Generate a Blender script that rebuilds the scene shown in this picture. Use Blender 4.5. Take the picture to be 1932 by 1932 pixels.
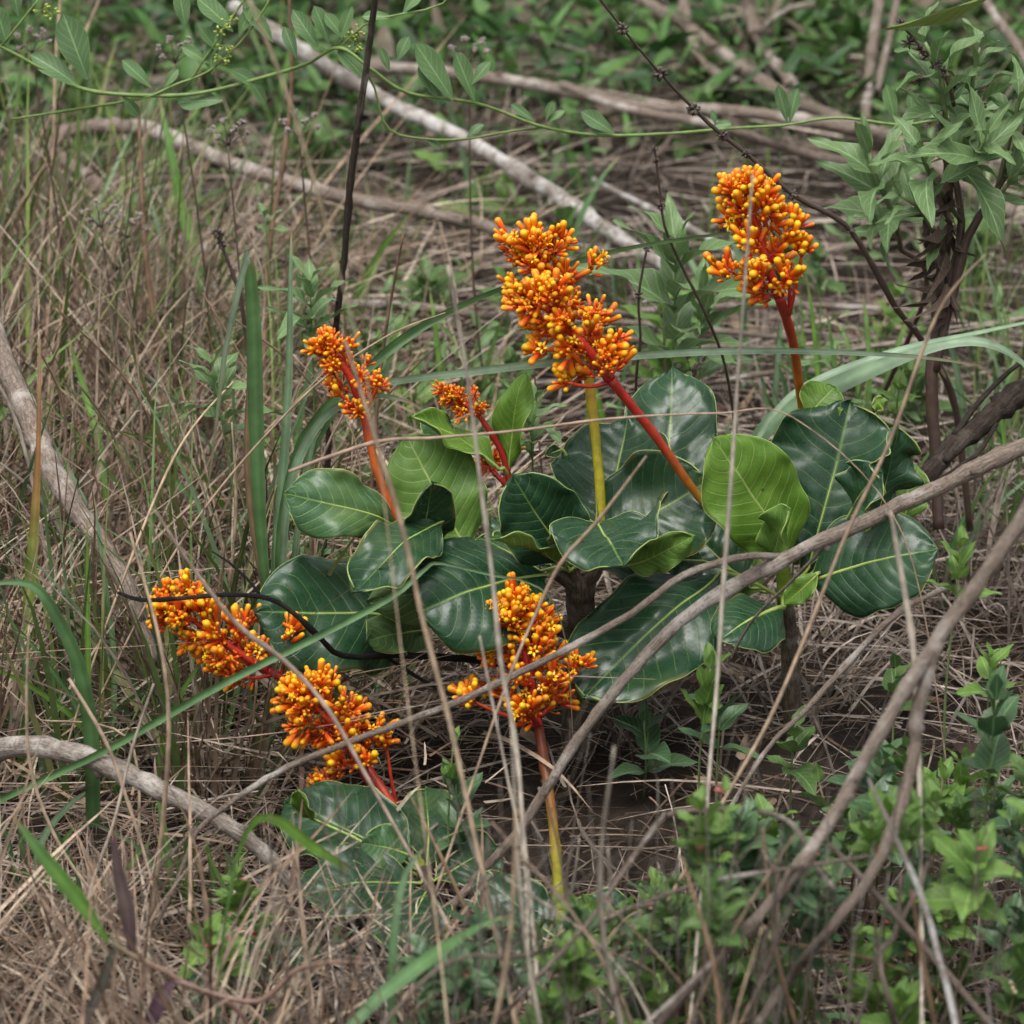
import bpy, math, random
import numpy as np
from mathutils import Vector, Matrix, noise as mnoise

# ------------------------------------------------------------------ camera
SC = bpy.context.scene
for o in list(bpy.data.objects): bpy.data.objects.remove(o)
COL = SC.collection
PITCH = math.radians(20.0)
CAM = Vector((0.0, -3.759, 1.648))
HT = 0.125                                    # tan of the half field of view
cam_d = bpy.data.cameras.new('camera'); cam = bpy.data.objects.new('camera', cam_d); COL.objects.link(cam)
cam.location = CAM; cam.rotation_euler = (math.pi/2 - PITCH, 0, 0)
cam_d.sensor_width = 36; cam_d.lens = 18/HT; cam_d.clip_start = 0.05; cam_d.clip_end = 2000
cam_d.dof.use_dof = True; cam_d.dof.focus_distance = 4.05; cam_d.dof.aperture_fstop = 9.0
SC.camera = cam
# ------------------------------------------------------------------ sky, sun, exposure (bright overcast)
W = bpy.data.worlds.new('World'); SC.world = W; W.use_nodes = True
wn = W.node_tree; wn.nodes.clear()
SUN_EL, SUN_ROT = 70.0, 200.0
sky = wn.nodes.new('ShaderNodeTexSky'); sky.sky_type = 'NISHITA'; sky.sun_disc = False
sky.sun_elevation = math.radians(SUN_EL); sky.sun_rotation = math.radians(SUN_ROT)
sky.air_density = 1.0; sky.dust_density = 3.0; sky.ozone_density = 1.0
hs = wn.nodes.new('ShaderNodeHueSaturation'); hs.inputs['Saturation'].default_value = 0.12
bg = wn.nodes.new('ShaderNodeBackground'); bg.inputs['Strength'].default_value = 0.085
wo = wn.nodes.new('ShaderNodeOutputWorld')
wn.links.new(sky.outputs[0], hs.inputs['Color']); wn.links.new(hs.outputs[0], bg.inputs['Color']); wn.links.new(bg.outputs[0], wo.inputs[0])
sl = bpy.data.lights.new('sun', 'SUN'); sl.energy = 1.5; sl.angle = math.radians(38); sl.color = (1, 0.97, 0.92)
so = bpy.data.objects.new('sun', sl); COL.objects.link(so)
az = math.radians(SUN_ROT); el = math.radians(SUN_EL)
sd = Vector((math.sin(az)*math.cos(el), math.cos(az)*math.cos(el), math.sin(el)))
so.rotation_euler = sd.to_track_quat('Z', 'Y').to_euler(); so.location = sd*8
SC.view_settings.view_transform = 'Standard'; SC.view_settings.look = 'None'
SC.view_settings.gamma = 1; SC.view_settings.exposure = 1.1; SC.view_settings.use_curve_mapping = False

SC.cycles.use_adaptive_sampling = True; SC.cycles.adaptive_threshold = 0.025; SC.cycles.max_bounces = 6; SC.cycles.diffuse_bounces = 3; SC.cycles.glossy_bounces = 2; SC.cycles.transmission_bounces = 3; SC.cycles.transparent_max_bounces = 4
R = random.Random(7)
NR = np.random.default_rng(11)
FW = Vector((0, math.cos(PITCH), -math.sin(PITCH))); UP = Vector((0, math.sin(PITCH), math.cos(PITCH)))
TOCAM = -FW

def P(u, v, y):
    """world point at depth plane Y=y seen at picture point (u, v), 1932 units across"""
    d = FW + Vector((1, 0, 0))*((u-966)/966*HT) + UP*((966-v)/966*HT)
    return CAM + d*((y-CAM.y)/d.y)
def pxs(y):
    return (y-CAM.y)/math.cos(PITCH)*HT/966
def proj(p):
    r = p-CAM; z = r.dot(FW)
    return 966+r.x/z/HT*966, 966-r.dot(UP)/z/HT*966
def gz(x, y):
    return 0.018*math.sin(x*3.1+1.0)*math.cos(y*2.3) + 0.012*math.sin(x*7.3+y*5.1) - 0.01
def gz_np(x, y):
    return 0.018*np.sin(x*3.1+1.0)*np.cos(y*2.3) + 0.012*np.sin(x*7.3+y*5.1) - 0.01

# ------------------------------------------------------------------ materials
def newmat(name):
    m = bpy.data.materials.new(name); m.use_nodes = True
    nt = m.node_tree; nt.nodes.clear()
    return m, nt, nt.nodes, nt.links
def out_shader(nt, shader):
    o = nt.nodes.new('ShaderNodeOutputMaterial'); nt.links.new(shader, o.inputs['Surface'])
def mixrgb(nt, fac, a, b, mode='MIX'):
    n = nt.nodes.new('ShaderNodeMix'); n.data_type = 'RGBA'; n.blend_type = mode
    for i, x in ((0, fac), (6, a), (7, b)):
        if isinstance(x, (int, float)): n.inputs[i].default_value = x
        elif isinstance(x, tuple): n.inputs[i].default_value = (x[0], x[1], x[2], 1)
        else: nt.links.new(x, n.inputs[i])
    return n.outputs[2]
def math_n(nt, op, a, b=None, c=None):
    n = nt.nodes.new('ShaderNodeMath'); n.operation = op
    for i, x in enumerate((a, b, c)):
        if x is None: continue
        if isinstance(x, (int, float)): n.inputs[i].default_value = x
        else: nt.links.new(x, n.inputs[i])
    return n.outputs[0]
def maprange(nt, v, a, b, c, d, smooth=True):
    n = nt.nodes.new('ShaderNodeMapRange'); n.interpolation_type = 'SMOOTHSTEP' if smooth else 'LINEAR'
    nt.links.new(v, n.inputs[0])
    for i, x in enumerate((a, b, c, d)): n.inputs[1+i].default_value = x
    return n.outputs[0]
def tex_noise(nt, scale, detail=3, rough=0.55, coord='Object', mapscale=None):
    tc = nt.nodes.new('ShaderNodeTexCoord'); src = tc.outputs[coord]
    if mapscale:
        mp = nt.nodes.new('ShaderNodeMapping'); mp.inputs['Scale'].default_value = mapscale
        nt.links.new(src, mp.inputs['Vector']); src = mp.outputs[0]
    n = nt.nodes.new('ShaderNodeTexNoise'); n.inputs['Scale'].default_value = scale
    n.inputs['Detail'].default_value = detail; n.inputs['Roughness'].default_value = rough
    nt.links.new(src, n.inputs['Vector'])
    return n.outputs[0]
def principled(nt, col, rough=0.6, spec=0.4, bump=None, bump_d=0.001, bump_s=0.5):
    p = nt.nodes.new('ShaderNodeBsdfPrincipled')
    if isinstance(col, tuple): p.inputs['Base Color'].default_value = (*col, 1)
    else: nt.links.new(col, p.inputs['Base Color'])
    if isinstance(rough, (int, float)): p.inputs['Roughness'].default_value = rough
    else: nt.links.new(rough, p.inputs['Roughness'])
    p.inputs['Specular IOR Level'].default_value = spec
    if bump is not None:
        b = nt.nodes.new('ShaderNodeBump'); b.inputs['Strength'].default_value = bump_s; b.inputs['Distance'].default_value = bump_d
        nt.links.new(bump, b.inputs['Height']); nt.links.new(b.outputs[0], p.inputs['Normal'])
    return p.outputs[0]
def with_transl(nt, shader, col, fac):
    t = nt.nodes.new('ShaderNodeBsdfTranslucent')
    if isinstance(col, tuple): t.inputs['Color'].default_value = (*col, 1)
    else: nt.links.new(col, t.inputs['Color'])
    m = nt.nodes.new('ShaderNodeMixShader'); m.inputs[0].default_value = fac
    nt.links.new(shader, m.inputs[1]); nt.links.new(t.outputs[0], m.inputs[2])
    return m.outputs[0]

def mat_attr(name, rough=0.6, spec=0.3, transl=0.0, nscale=60, namp=0.35):
    m, nt, N, L = newmat(name)
    a = N.new('ShaderNodeAttribute'); a.attribute_name = 'Col'
    n = tex_noise(nt, nscale)
    k = maprange(nt, n, 0.3, 0.7, 1-namp, 1+namp)
    v = N.new('ShaderNodeVectorMath'); v.operation = 'SCALE'
    L.new(a.outputs['Color'], v.inputs[0]); L.new(k, v.inputs['Scale'])
    s = principled(nt, v.outputs[0], rough, spec)
    if transl: s = with_transl(nt, s, v.outputs[0], transl)
    out_shader(nt, s); return m
M_STRAW = mat_attr('dry_straw', 0.7, 0.25, 0.15)
M_BLADE = mat_attr('green_blade', 0.5, 0.35, 0.25, 40, 0.2)
M_BUD = mat_attr('flower_bud', 0.38, 0.4, 0.12, 300, 0.12)
M_STEM = mat_attr('coloured_stem', 0.42, 0.4, 0.0, 120, 0.18)

def mat_bark(name, c1, c2, c3, sc=90, patch=14, pa=0.5, pb=0.66):
    m, nt, N, L = newmat(name)
    n2 = tex_noise(nt, patch, 4, 0.6); n3 = tex_noise(nt, sc*4, 3)
    at = N.new('ShaderNodeAttribute'); at.attribute_name = 'Col'
    mp = N.new('ShaderNodeMapping'); mp.inputs['Scale'].default_value = (2.6, 2.6, 42); L.new(at.outputs['Vector'], mp.inputs['Vector'])
    ng = N.new('ShaderNodeTexNoise'); ng.inputs['Scale'].default_value = 1.6; ng.inputs['Detail'].default_value = 6; ng.inputs['Roughness'].default_value = .68; L.new(mp.outputs[0], ng.inputs['Vector'])
    n1 = ng.outputs[0]
    vo = N.new('ShaderNodeTexVoronoi'); vo.feature = 'DISTANCE_TO_EDGE'; vo.inputs['Scale'].default_value = 1.3; L.new(mp.outputs[0], vo.inputs['Vector'])
    c = mixrgb(nt, maprange(nt, n1, 0.35, 0.65, 0, 1), c1, c2)
    c = mixrgb(nt, maprange(nt, vo.outputs['Distance'], 0.0, 0.09, 0.5, 0), c, tuple(x*0.4 for x in c1))
    c = mixrgb(nt, maprange(nt, n2, pa, pb, 0, 0.85), c, c3)
    c = mixrgb(nt, maprange(nt, n3, 0.52, 0.7, 0, 0.6), c, tuple(x*0.35 for x in c1))
    out_shader(nt, principled(nt, c, 0.85, 0.2, n1, 0.004, 0.9)); return m
M_BARK = mat_bark('grey_brown_bark', (0.165, 0.125, 0.10), (0.33, 0.265, 0.22), (0.50, 0.45, 0.41))
M_PALE = mat_bark('pale_lichen_bark', (0.22, 0.18, 0.155), (0.37, 0.33, 0.295), (0.58, 0.56, 0.54), 80, 26, 0.45, 0.58)
M_DARKBARK = mat_bark('dark_bark', (0.028, 0.02, 0.016), (0.07, 0.052, 0.042), (0.13, 0.11, 0.09))
M_CHAR = mat_bark('charred_bark', (0.010, 0.009, 0.008), (0.03, 0.026, 0.024), (0.06, 0.055, 0.05))
M_TRUNK = mat_bark('corky_bark', (0.075, 0.055, 0.04), (0.17, 0.135, 0.10), (0.26, 0.23, 0.19), 120, 30)
M_LOG = mat_bark('weathered_bark', (0.19, 0.155, 0.13), (0.40, 0.345, 0.30), (0.55, 0.51, 0.46), 70, 25)
M_REDTWIG = mat_bark('reddish_twig', (0.12, 0.05, 0.04), (0.24, 0.13, 0.10), (0.30, 0.2, 0.16))

def mat_soil():
    m, nt, N, L = newmat('soil')
    n1 = tex_noise(nt, 6, 6, 0.65); n2 = tex_noise(nt, 60, 4, 0.6); n3 = tex_noise(nt, 220, 3)
    c = mixrgb(nt, maprange(nt, n1, 0.35, 0.65, 0, 1), (0.014, 0.010, 0.008), (0.035, 0.025, 0.019))
    c = mixrgb(nt, maprange(nt, n2, 0.5, 0.7, 0, 0.7), c, (0.06, 0.044, 0.034))
    out_shader(nt, principled(nt, c, 0.95, 0.15, n3, 0.004, 0.8)); return m
M_SOIL = mat_soil()

def mat_bigleaf(name, base, base2, vein, nv, rough, veinw=0.055, young=0.0, patchy=0.5):
    """broad leaf surface: colour between the veins, thin pale lateral veins, blotches"""
    m, nt, N, L = newmat(name)
    uv = N.new('ShaderNodeUVMap'); uv.uv_map = 'UVMap'
    sp = N.new('ShaderNodeSeparateXYZ'); L.new(uv.outputs[0], sp.inputs[0])
    at = math_n(nt, 'ABSOLUTE', math_n(nt, 'MULTIPLY_ADD', sp.outputs[0], 2.0, -1.0))
    sh = math_n(nt, 'ADD', math_n(nt, 'MULTIPLY', at, 0.13), math_n(nt, 'MULTIPLY', math_n(nt, 'MULTIPLY', at, at), 0.12))
    wob = math_n(nt, 'MULTIPLY_ADD', tex_noise(nt, 22, 2), 0.05, -0.025)
    ph = math_n(nt, 'MULTIPLY', math_n(nt, 'ADD', math_n(nt, 'SUBTRACT', sp.outputs[1], sh), wob), float(nv))
    dist = math_n(nt, 'PINGPONG', ph, 0.5)
    vm = maprange(nt, dist, veinw*0.35, veinw, 1, 0)
    fade = maprange(nt, at, 0.72, 0.98, 1, 0.1)
    vm = math_n(nt, 'MULTIPLY', vm, fade)
    mid = maprange(nt, at, 0.012, 0.035, 1, 0)
    # fine net of small veins
    vo = N.new('ShaderNodeTexVoronoi'); vo.feature = 'DISTANCE_TO_EDGE'; vo.inputs['Scale'].default_value = 260
    tc = N.new('ShaderNodeTexCoord'); L.new(tc.outputs['Object'], vo.inputs['Vector'])
    net = maprange(nt, vo.outputs['Distance'], 0.0, 0.12, 0.28, 0)
    n1 = tex_noise(nt, 18, 4, 0.6); n2 = tex_noise(nt, 70, 4, 0.6)
    c = mixrgb(nt, maprange(nt, n1, 0.3, 0.7, 0, 1), base, base2)
    c = mixrgb(nt, maprange(nt, n2, 0.55, 0.78, 0, 0.35*patchy), c, (base2[0]*2.2+0.02, base2[1]*1.6+0.02, base2[2]*1.2))
    c = mixrgb(nt, net, c, tuple(x*0.55+y*0.45 for x, y in zip(base2, vein)))
    c = mixrgb(nt, math_n(nt, 'MULTIPLY', vm, 0.8), c, vein)
    c = mixrgb(nt, mid, c, vein)
    n4 = tex_noise(nt, 9, 3, 0.6); c = mixrgb(nt, maprange(nt, n4, 0.56, 0.74, 0, 0.4), c, (base2[0]*2.4+.03, base2[1]*1.5+.02, base2[2]*.9))
    vs_ = N.new('ShaderNodeTexVoronoi'); vs_.inputs['Scale'].default_value = 46; L.new(tc.outputs['Object'], vs_.inputs['Vector'])
    spot = math_n(nt, 'MULTIPLY', maprange(nt, vs_.outputs['Distance'], 0.07, 0.13, 1, 0), maprange(nt, n1, 0.5, 0.56, 0, 1))
    c = mixrgb(nt, math_n(nt, 'MULTIPLY', spot, .8), c, (0.075, 0.05, 0.022))
    c = mixrgb(nt, math_n(nt, 'MULTIPLY', maprange(nt, at, 0.9, 1.0, 0, 1), maprange(nt, n4, .48, .6, 0, .7)), c, (0.16, 0.13, 0.035))
    hgt = math_n(nt, 'ADD', math_n(nt, 'MULTIPLY', vm, -0.5), math_n(nt, 'MULTIPLY', n2, 0.5))
    rg = maprange(nt, n2, 0.3, 0.7, rough-0.08, rough+0.14)
    s = principled(nt, c, rg, 0.45, hgt, 0.0012, 0.5)
    s = with_transl(nt, s, c, 0.12+young)
    out_shader(nt, s); return m
VEIN_D = (0.10, 0.175, 0.05)
M_LEAF_DARK = mat_bigleaf('mature_leaf', (0.010, 0.040, 0.019), (0.020, 0.064, 0.028), VEIN_D, 11, 0.30, 0.042)
M_LEAF_MID = mat_bigleaf('mid_leaf', (0.030, 0.090, 0.034), (0.05, 0.125, 0.04), (0.17, 0.28, 0.08), 11, 0.38)
M_LEAF_YOUNG = mat_bigleaf('young_leaf', (0.10, 0.225, 0.022), (0.155, 0.30, 0.035), (0.30, 0.42, 0.12), 12, 0.42, 0.06, 0.2)
M_LEAF_UNDER = mat_bigleaf('leaf_underside', (0.085, 0.19, 0.025), (0.125, 0.25, 0.04), (0.27, 0.36, 0.12), 11, 0.55, 0.07, 0.1)
M_UNDER_DK = mat_bigleaf('mature_leaf_underside', (0.055, 0.12, 0.03), (0.08, 0.15, 0.045), (0.2, 0.28, 0.11), 11, 0.6, 0.07, 0.05)
M_RIM = newmat('leaf_margin')[0]
_nt = M_RIM.node_tree; out_shader(_nt, principled(_nt, (0.30, 0.38, 0.12), 0.5, 0.3))
M_MIDRIB = newmat('leaf_midrib')[0]
_nt = M_MIDRIB.node_tree
out_shader(_nt, principled(_nt, mixrgb(_nt, maprange(_nt, tex_noise(_nt, 60), 0.35, 0.65, 0, 1), (0.26, 0.36, 0.07), (0.34, 0.42, 0.12)), 0.45, 0.4))

def mat_weed(name, c1, c2, rough=0.5, transl=0.25, vein=1.5):
    m, nt, N, L = newmat(name)
    oi = N.new('ShaderNodeObjectInfo')
    uv = N.new('ShaderNodeUVMap'); uv.uv_map = 'UVMap'
    sp = N.new('ShaderNodeSeparateXYZ'); L.new(uv.outputs[0], sp.inputs[0])
    at = math_n(nt, 'ABSOLUTE', math_n(nt, 'MULTIPLY_ADD', sp.outputs[0], 2.0, -1.0))
    c = mixrgb(nt, oi.outputs['Random'], c1, c2)
    n1 = tex_noise(nt, 60, 3)
    c = mixrgb(nt, maprange(nt, n1, 0.3, 0.7, 0, 0.5), c, tuple(x*0.6 for x in c1))
    ph = math_n(nt, 'MULTIPLY', math_n(nt, 'SUBTRACT', sp.outputs[1], math_n(nt, 'MULTIPLY', at, 0.3)), 7.0)
    vm = maprange(nt, math_n(nt, 'PINGPONG', ph, 0.5), 0.03, 0.12, 0.35, 0)
    vc = tuple(min(1, x*vein+0.03) for x in c2)
    c = mixrgb(nt, vm, c, vc)
    c = mixrgb(nt, maprange(nt, at, 0.03, 0.09, 0.8, 0), c, vc)
    c = mixrgb(nt, maprange(nt, at, 0.93, 1.0, 0, 0.5), c, vc)
    s = principled(nt, c, rough, 0.4); s = with_transl(nt, s, c, transl)
    out_shader(nt, s); return m
M_W_LANCE = mat_weed('lance_leaf', (0.12, 0.205, 0.075), (0.185, 0.285, 0.12))
M_W_VINE = mat_weed('vine_leaf', (0.10, 0.18, 0.075), (0.13, 0.23, 0.08), 0.5, 0.15)
M_W_MID = mat_weed('ovate_leaf', (0.065, 0.132, 0.032), (0.115, 0.20, 0.055))
M_W_DARK = mat_weed('small_dark_leaf', (0.04, 0.092, 0.04), (0.105, 0.19, 0.08), 0.38, 0.2)
M_W_BRIGHT = mat_weed('bright_leaf', (0.125, 0.235, 0.05), (0.175, 0.30, 0.065), 0.5, 0.3)
M_W_BACK = mat_weed('thicket_leaf', (0.038, 0.082, 0.022), (0.085, 0.155, 0.04), 0.45, 0.2)
M_W_OLIVE = mat_weed('olive_leaf', (0.14, 0.2, 0.045), (0.17, 0.24, 0.06), 0.55, 0.2)
M_W_DRY = mat_weed('withered_leaf', (0.05, 0.032, 0.025), (0.12, 0.08, 0.055), 0.8, 0.1, 1.2)

# ------------------------------------------------------------------ object helpers
def link(o, parent=None):
    COL.objects.link(o)
    if parent is not None: o.parent = parent
    return o
def tag(o, label=None, cat=None, group=None, kind=None):
    if label: o['label'] = label
    if cat: o['category'] = cat
    if group: o['group'] = group
    if kind: o['kind'] = kind
    return o
def empty(name, loc, label, cat, group=None):
    o = bpy.data.objects.new(name, None); o.empty_display_size = 0.05; o.location = loc
    link(o); return tag(o, label, cat, group)

class MB:
    """collects vertices, faces, vertex colours and material slots for ONE mesh"""
    def __init__(s): s.v = []; s.f = []; s.c = []; s.mi = []
    def add(s, vs, fs, cs=None, mi=0):
        b = len(s.v); s.v.extend(vs)
        s.f.extend([tuple(i+b for i in f) for f in fs]); s.mi.extend([mi]*len(fs))
        s.c.extend(cs if cs is not None else [(0.5, 0.5, 0.5)]*len(vs))
    def mesh(s, name, mats, org=None, smooth=True):
        me = bpy.data.meshes.new(name)
        vs = s.v if org is None else [(a[0]-org[0], a[1]-org[1], a[2]-org[2]) for a in s.v]
        me.from_pydata([tuple(a) for a in vs], [], s.f)
        ca = me.color_attributes.new('Col', 'FLOAT_COLOR', 'POINT')
        arr = np.ones((len(s.v), 4), np.float32); arr[:, :3] = np.array(s.c, np.float32)
        ca.data.foreach_set('color', arr.ravel())
        if not isinstance(mats, (list, tuple)): mats = [mats]
        for m in mats: me.materials.append(m)
        me.polygons.foreach_set('material_index', np.array(s.mi, np.int32))
        if smooth: me.polygons.foreach_set('use_smooth', np.ones(len(s.f), bool))
        me.update(); return me
    def build(s, name, mats, parent=None, org=None, smooth=True):
        if org is None and parent is not None: org = world_loc(parent)
        o = bpy.data.objects.new(name, s.mesh(name, mats, org, smooth))
        if parent is None and org is not None: o.location = org
        return link(o, parent)
def world_loc(o):
    l = Vector(o.location)
    while o.parent is not None: o = o.parent; l = l+Vector(o.location)
    return l

def catmull(pts, n):
    """resample a list of (Vector, value) through a smooth curve"""
    k = len(pts); res = []
    if k == 2:
        for i in range(n):
            t = i/(n-1); res.append((pts[0][0].lerp(pts[1][0], t), pts[0][1]*(1-t)+pts[1][1]*t))
        return res
    for i in range(n):
        g = i/(n-1)*(k-1); j = min(int(g), k-2); t = g-j
        p0, p1, p2, p3 = pts[max(j-1, 0)], pts[j], pts[j+1], pts[min(j+2, k-1)]
        def cr(a, b, c, d): return 0.5*((2*b)+(c-a)*t+(2*a-5*b+4*c-d)*t*t+(3*b-a-3*c+d)*t*t*t)
        res.append((cr(p0[0], p1[0], p2[0], p3[0]), p1[1]*(1-t)+p2[1]*t))
    return res
def frames(ps, hint=None):
    out = []; n = len(ps); nrm = hint
    for i in range(n):
        t = (ps[min(i+1, n-1)]-ps[max(i-1, 0)])
        t = t.normalized() if t.length > 1e-9 else Vector((0, 0, 1))
        if nrm is None: nrm = t.orthogonal().normalized()
        nrm = nrm-t*nrm.dot(t)
        if nrm.length < 1e-6: nrm = t.orthogonal()
        nrm.normalize(); out.append((t, nrm.copy(), t.cross(nrm)))
    return out
def tube(mb, pts, n=None, seg=8, rough=0.0, cols=None, mi=0, rng=R, wob=0.0):
    """pts: list of (Vector, radius); cols: list of colours along it"""
    if n is None:
        ln = sum((pts[i+1][0]-pts[i][0]).length for i in range(len(pts)-1)); n = max(4, min(70, int(ln/0.014)))
    sm = catmull(pts, n)
    if wob:
        sm = [(p+Vector((rng.uniform(-1, 1), rng.uniform(-1, 1), rng.uniform(-1, 1)))*wob*r, r) for p, r in sm]
    fr = frames([p for p, r in sm]); vs = []; fs = []; cs = []; run = rng.uniform(0, 5)
    for i, (p, r) in enumerate(sm):
        r = max(r, 2e-4); run += (p-sm[max(i-1, 0)][0]).length
        rr = r*(1+rng.uniform(-rough, rough))
        if rough and rng.random() < 0.06: rr *= 1.22
        col = (0.3, 0.25, 0.2)
        if cols:
            g = i/(n-1)*(len(cols)-1); j = min(int(g), len(cols)-2) if len(cols) > 1 else 0
            t = g-j; a = cols[j]; b = cols[min(j+1, len(cols)-1)]
            col = tuple(x*(1-t)+y*t for x, y in zip(a, b))
        for k in range(seg):
            a = 2*math.pi*k/seg
            q = rr*(1+(rng.uniform(-rough, rough)*0.5 if rough else 0))
            vs.append(p+fr[i][1]*math.cos(a)*q+fr[i][2]*math.sin(a)*q); cs.append(col if cols else (math.cos(a)+run*.7, math.sin(a), run))
        if i:
            b = (i-1)*seg
            for k in range(seg):
                fs.append((b+k, b+(k+1) % seg, b+seg+(k+1) % seg, b+seg+k))
    fs.append(tuple(range(seg-1, -1, -1))); fs.append(tuple((n-1)*seg+k for k in range(seg)))
    mb.add(vs, fs, cs, mi); return sm
def ribbon(mb, pts, n=None, hint=None, fold=0.25, cols=((0.1, 0.2, 0.05),), twist=0.0):
    """grass blade with a keel: pts list of (Vector, half width)"""
    if n is None:
        ln = sum((pts[i+1][0]-pts[i][0]).length for i in range(len(pts)-1)); n = max(5, min(40, int(ln/0.02)))
    sm = catmull(pts, n); fr = frames([p for p, r in sm], hint); vs = []; fs = []; cs = []
    for i, (p, w) in enumerate(sm):
        t, nn, bb = fr[i]
        if twist:
            a = twist*i/(n-1); nn, bb = nn*math.cos(a)+bb*math.sin(a), bb*math.cos(a)-nn*math.sin(a)
        g = i/(n-1)*(len(cols)-1); j = min(int(g), max(len(cols)-2, 0)); tt = g-j
        col = tuple(x*(1-tt)+y*tt for x, y in zip(cols[j], cols[min(j+1, len(cols)-1)]))
        vs += [p-bb*w+nn*w*fold, p-bb*w*0.5+nn*w*fold*0.4, p, p+bb*w*0.5+nn*w*fold*0.4, p+bb*w+nn*w*fold]
        g2 = 0.9+0.2*mnoise.noise(p*40); tipk = max(0, (i/(n-1)-.86)/.14); col = tuple(x*g2*(1-tipk)+y*tipk for x, y in zip(col, (.3, .21, .12)))
        cs += [tuple(x*k_ for x in col) for k_ in (.85, 1.1, 1.3, .92, 1.12)]
        if i:
            b = (i-1)*5
            for k in range(4): fs.append((b+k, b+k+1, b+k+6, b+k+5))
    mb.add(vs, fs, cs)
def path(lst):
    """[(u, v, y, half thickness in picture units)] -> [(Vector, metres)]"""
    return [(P(a[0], a[1], a[2]), (a[3] if len(a) > 3 else 3)*pxs(a[2])) for a in lst]

# ------------------------------------------------------------------ ground
def make_ground():
    nx, ny = 110, 110
    xs = np.concatenate([[-300, -60, -12, -5], np.linspace(-3, 3, nx-8), [5, 12, 60, 300]])
    ys = np.concatenate([[-300, -60, -14, -6], np.linspace(-4, 5, ny-8), [8, 20, 80, 400]])
    X, Y = np.meshgrid(xs, ys); Z = gz_np(X, Y)*np.where((abs(X) < 4) & (abs(Y) < 6), 1, 0)
    Z += NR.normal(0, 0.004, X.shape)*np.where(abs(X) < 3.1, 1, 0)
    me = bpy.data.meshes.new('ground')
    v = np.stack([X, Y, Z], -1).reshape(-1, 3)
    f = [(j*nx+i, j*nx+i+1, (j+1)*nx+i+1, (j+1)*nx+i) for j in range(ny-1) for i in range(nx-1)]
    me.from_pydata(v.tolist(), [], f); me.materials.append(M_SOIL)
    me.polygons.foreach_set('use_smooth', np.ones(len(f), bool))
    o = bpy.data.objects.new('ground', me); link(o)
    tag(o, 'dark bare soil under the dry grass and litter', None, None, 'structure')
make_ground()

# ------------------------------------------------------------------ masses of grass (vectorised)
def proj_np(p):
    r = p-np.array(CAM); z = r@np.array(FW)
    return 966+r[..., 0]/z/HT*966, 966-(r@np.array(UP))/z/HT*966
def mass(name, label, base, az, tilt, length, width, curve, cols, mat, S=6, twist=None, tipdark=1.0, cat=None):
    """N blades as one mesh; base (N,3), az heading, tilt from vertical, curve extra tilt along the blade"""
    N = len(base); t = np.linspace(0, 1, S)
    th = tilt[:, None]+curve[:, None]*t[None, :]**1.4
    seg = (length/(S-1))[:, None]
    azw = az[:, None]+np.cumsum(NR.normal(0, 0.06, (N, S)), 1)
    dx = np.sin(th)*np.cos(azw)*seg; dy = np.sin(th)*np.sin(azw)*seg; dz = np.cos(th)*seg
    pts = np.stack([np.cumsum(dx, 1)-dx[:, :1], np.cumsum(dy, 1)-dy[:, :1], np.cumsum(dz, 1)-dz[:, :1]], -1)+base[:, None, :]
    g = gz_np(pts[..., 0], pts[..., 1])+0.003
    pts[..., 2] = np.maximum(pts[..., 2], g)
    a2 = az+math.pi/2+(NR.uniform(-1.2, 1.2, N) if twist is None else twist)
    sd_ = np.stack([np.cos(a2), np.sin(a2), NR.uniform(-0.5, 0.5, N)], -1)
    wprof = (1-t**2.5)*0.9+0.1
    off = sd_[:, None, :]*(width[:, None]*wprof[None, :])[..., None]
    keel = np.zeros((N, S, 3)); keel[..., 2] = -width[:, None]*0.5*wprof
    V = np.stack([pts-off, pts+keel, pts+off], 2)                     # N,S,3,3
    idx = np.arange(N*S*3).reshape(N, S, 3)
    q1 = np.stack([idx[:, :-1, 0], idx[:, :-1, 1], idx[:, 1:, 1], idx[:, 1:, 0]], -1).reshape(-1, 4)
    q2 = np.stack([idx[:, :-1, 1], idx[:, :-1, 2], idx[:, 1:, 2], idx[:, 1:, 1]], -1).reshape(-1, 4)
    F = np.concatenate([q1, q2]); nf = len(F)
    me = bpy.data.meshes.new(name); me.vertices.add(N*S*3); me.vertices.foreach_set('co', V.astype(np.float32).ravel())
    me.loops.add(nf*4); me.loops.foreach_set('vertex_index', F.astype(np.int32).ravel())
    me.polygons.add(nf); me.polygons.foreach_set('loop_start', np.arange(0, nf*4, 4, dtype=np.int32))
    me.polygons.foreach_set('use_smooth', np.ones(nf, bool))
    C = np.ones((N, S, 3, 4), np.float32); C[..., :3] = cols[:, None, None, :]*(1+(tipdark-1)*t)[None, :, None, None]
    me.update(calc_edges=True)
    ca = me.color_attributes.new('Col', 'FLOAT_COLOR', 'POINT'); ca.data.foreach_set('color', C.ravel())
    me.materials.append(mat)
    o = bpy.data.objects.new(name, me); link(o); tag(o, label, cat, None, 'stuff'); return o
DRY = np.array([(0.50, 0.41, 0.31), (0.30, 0.21, 0.15), (0.38, 0.29, 0.22), (0.22, 0.145, 0.10), (0.44, 0.36, 0.29), (0.27, 0.20, 0.16), (0.33, 0.24, 0.17), (0.16, 0.10, 0.07)])*.9
GREY = np.array([(0.47, 0.39, 0.33), (0.27, 0.22, 0.19), (0.36, 0.30, 0.26), (0.20, 0.155, 0.13), (0.30, 0.235, 0.19), (0.14, 0.105, 0.085)])
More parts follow.
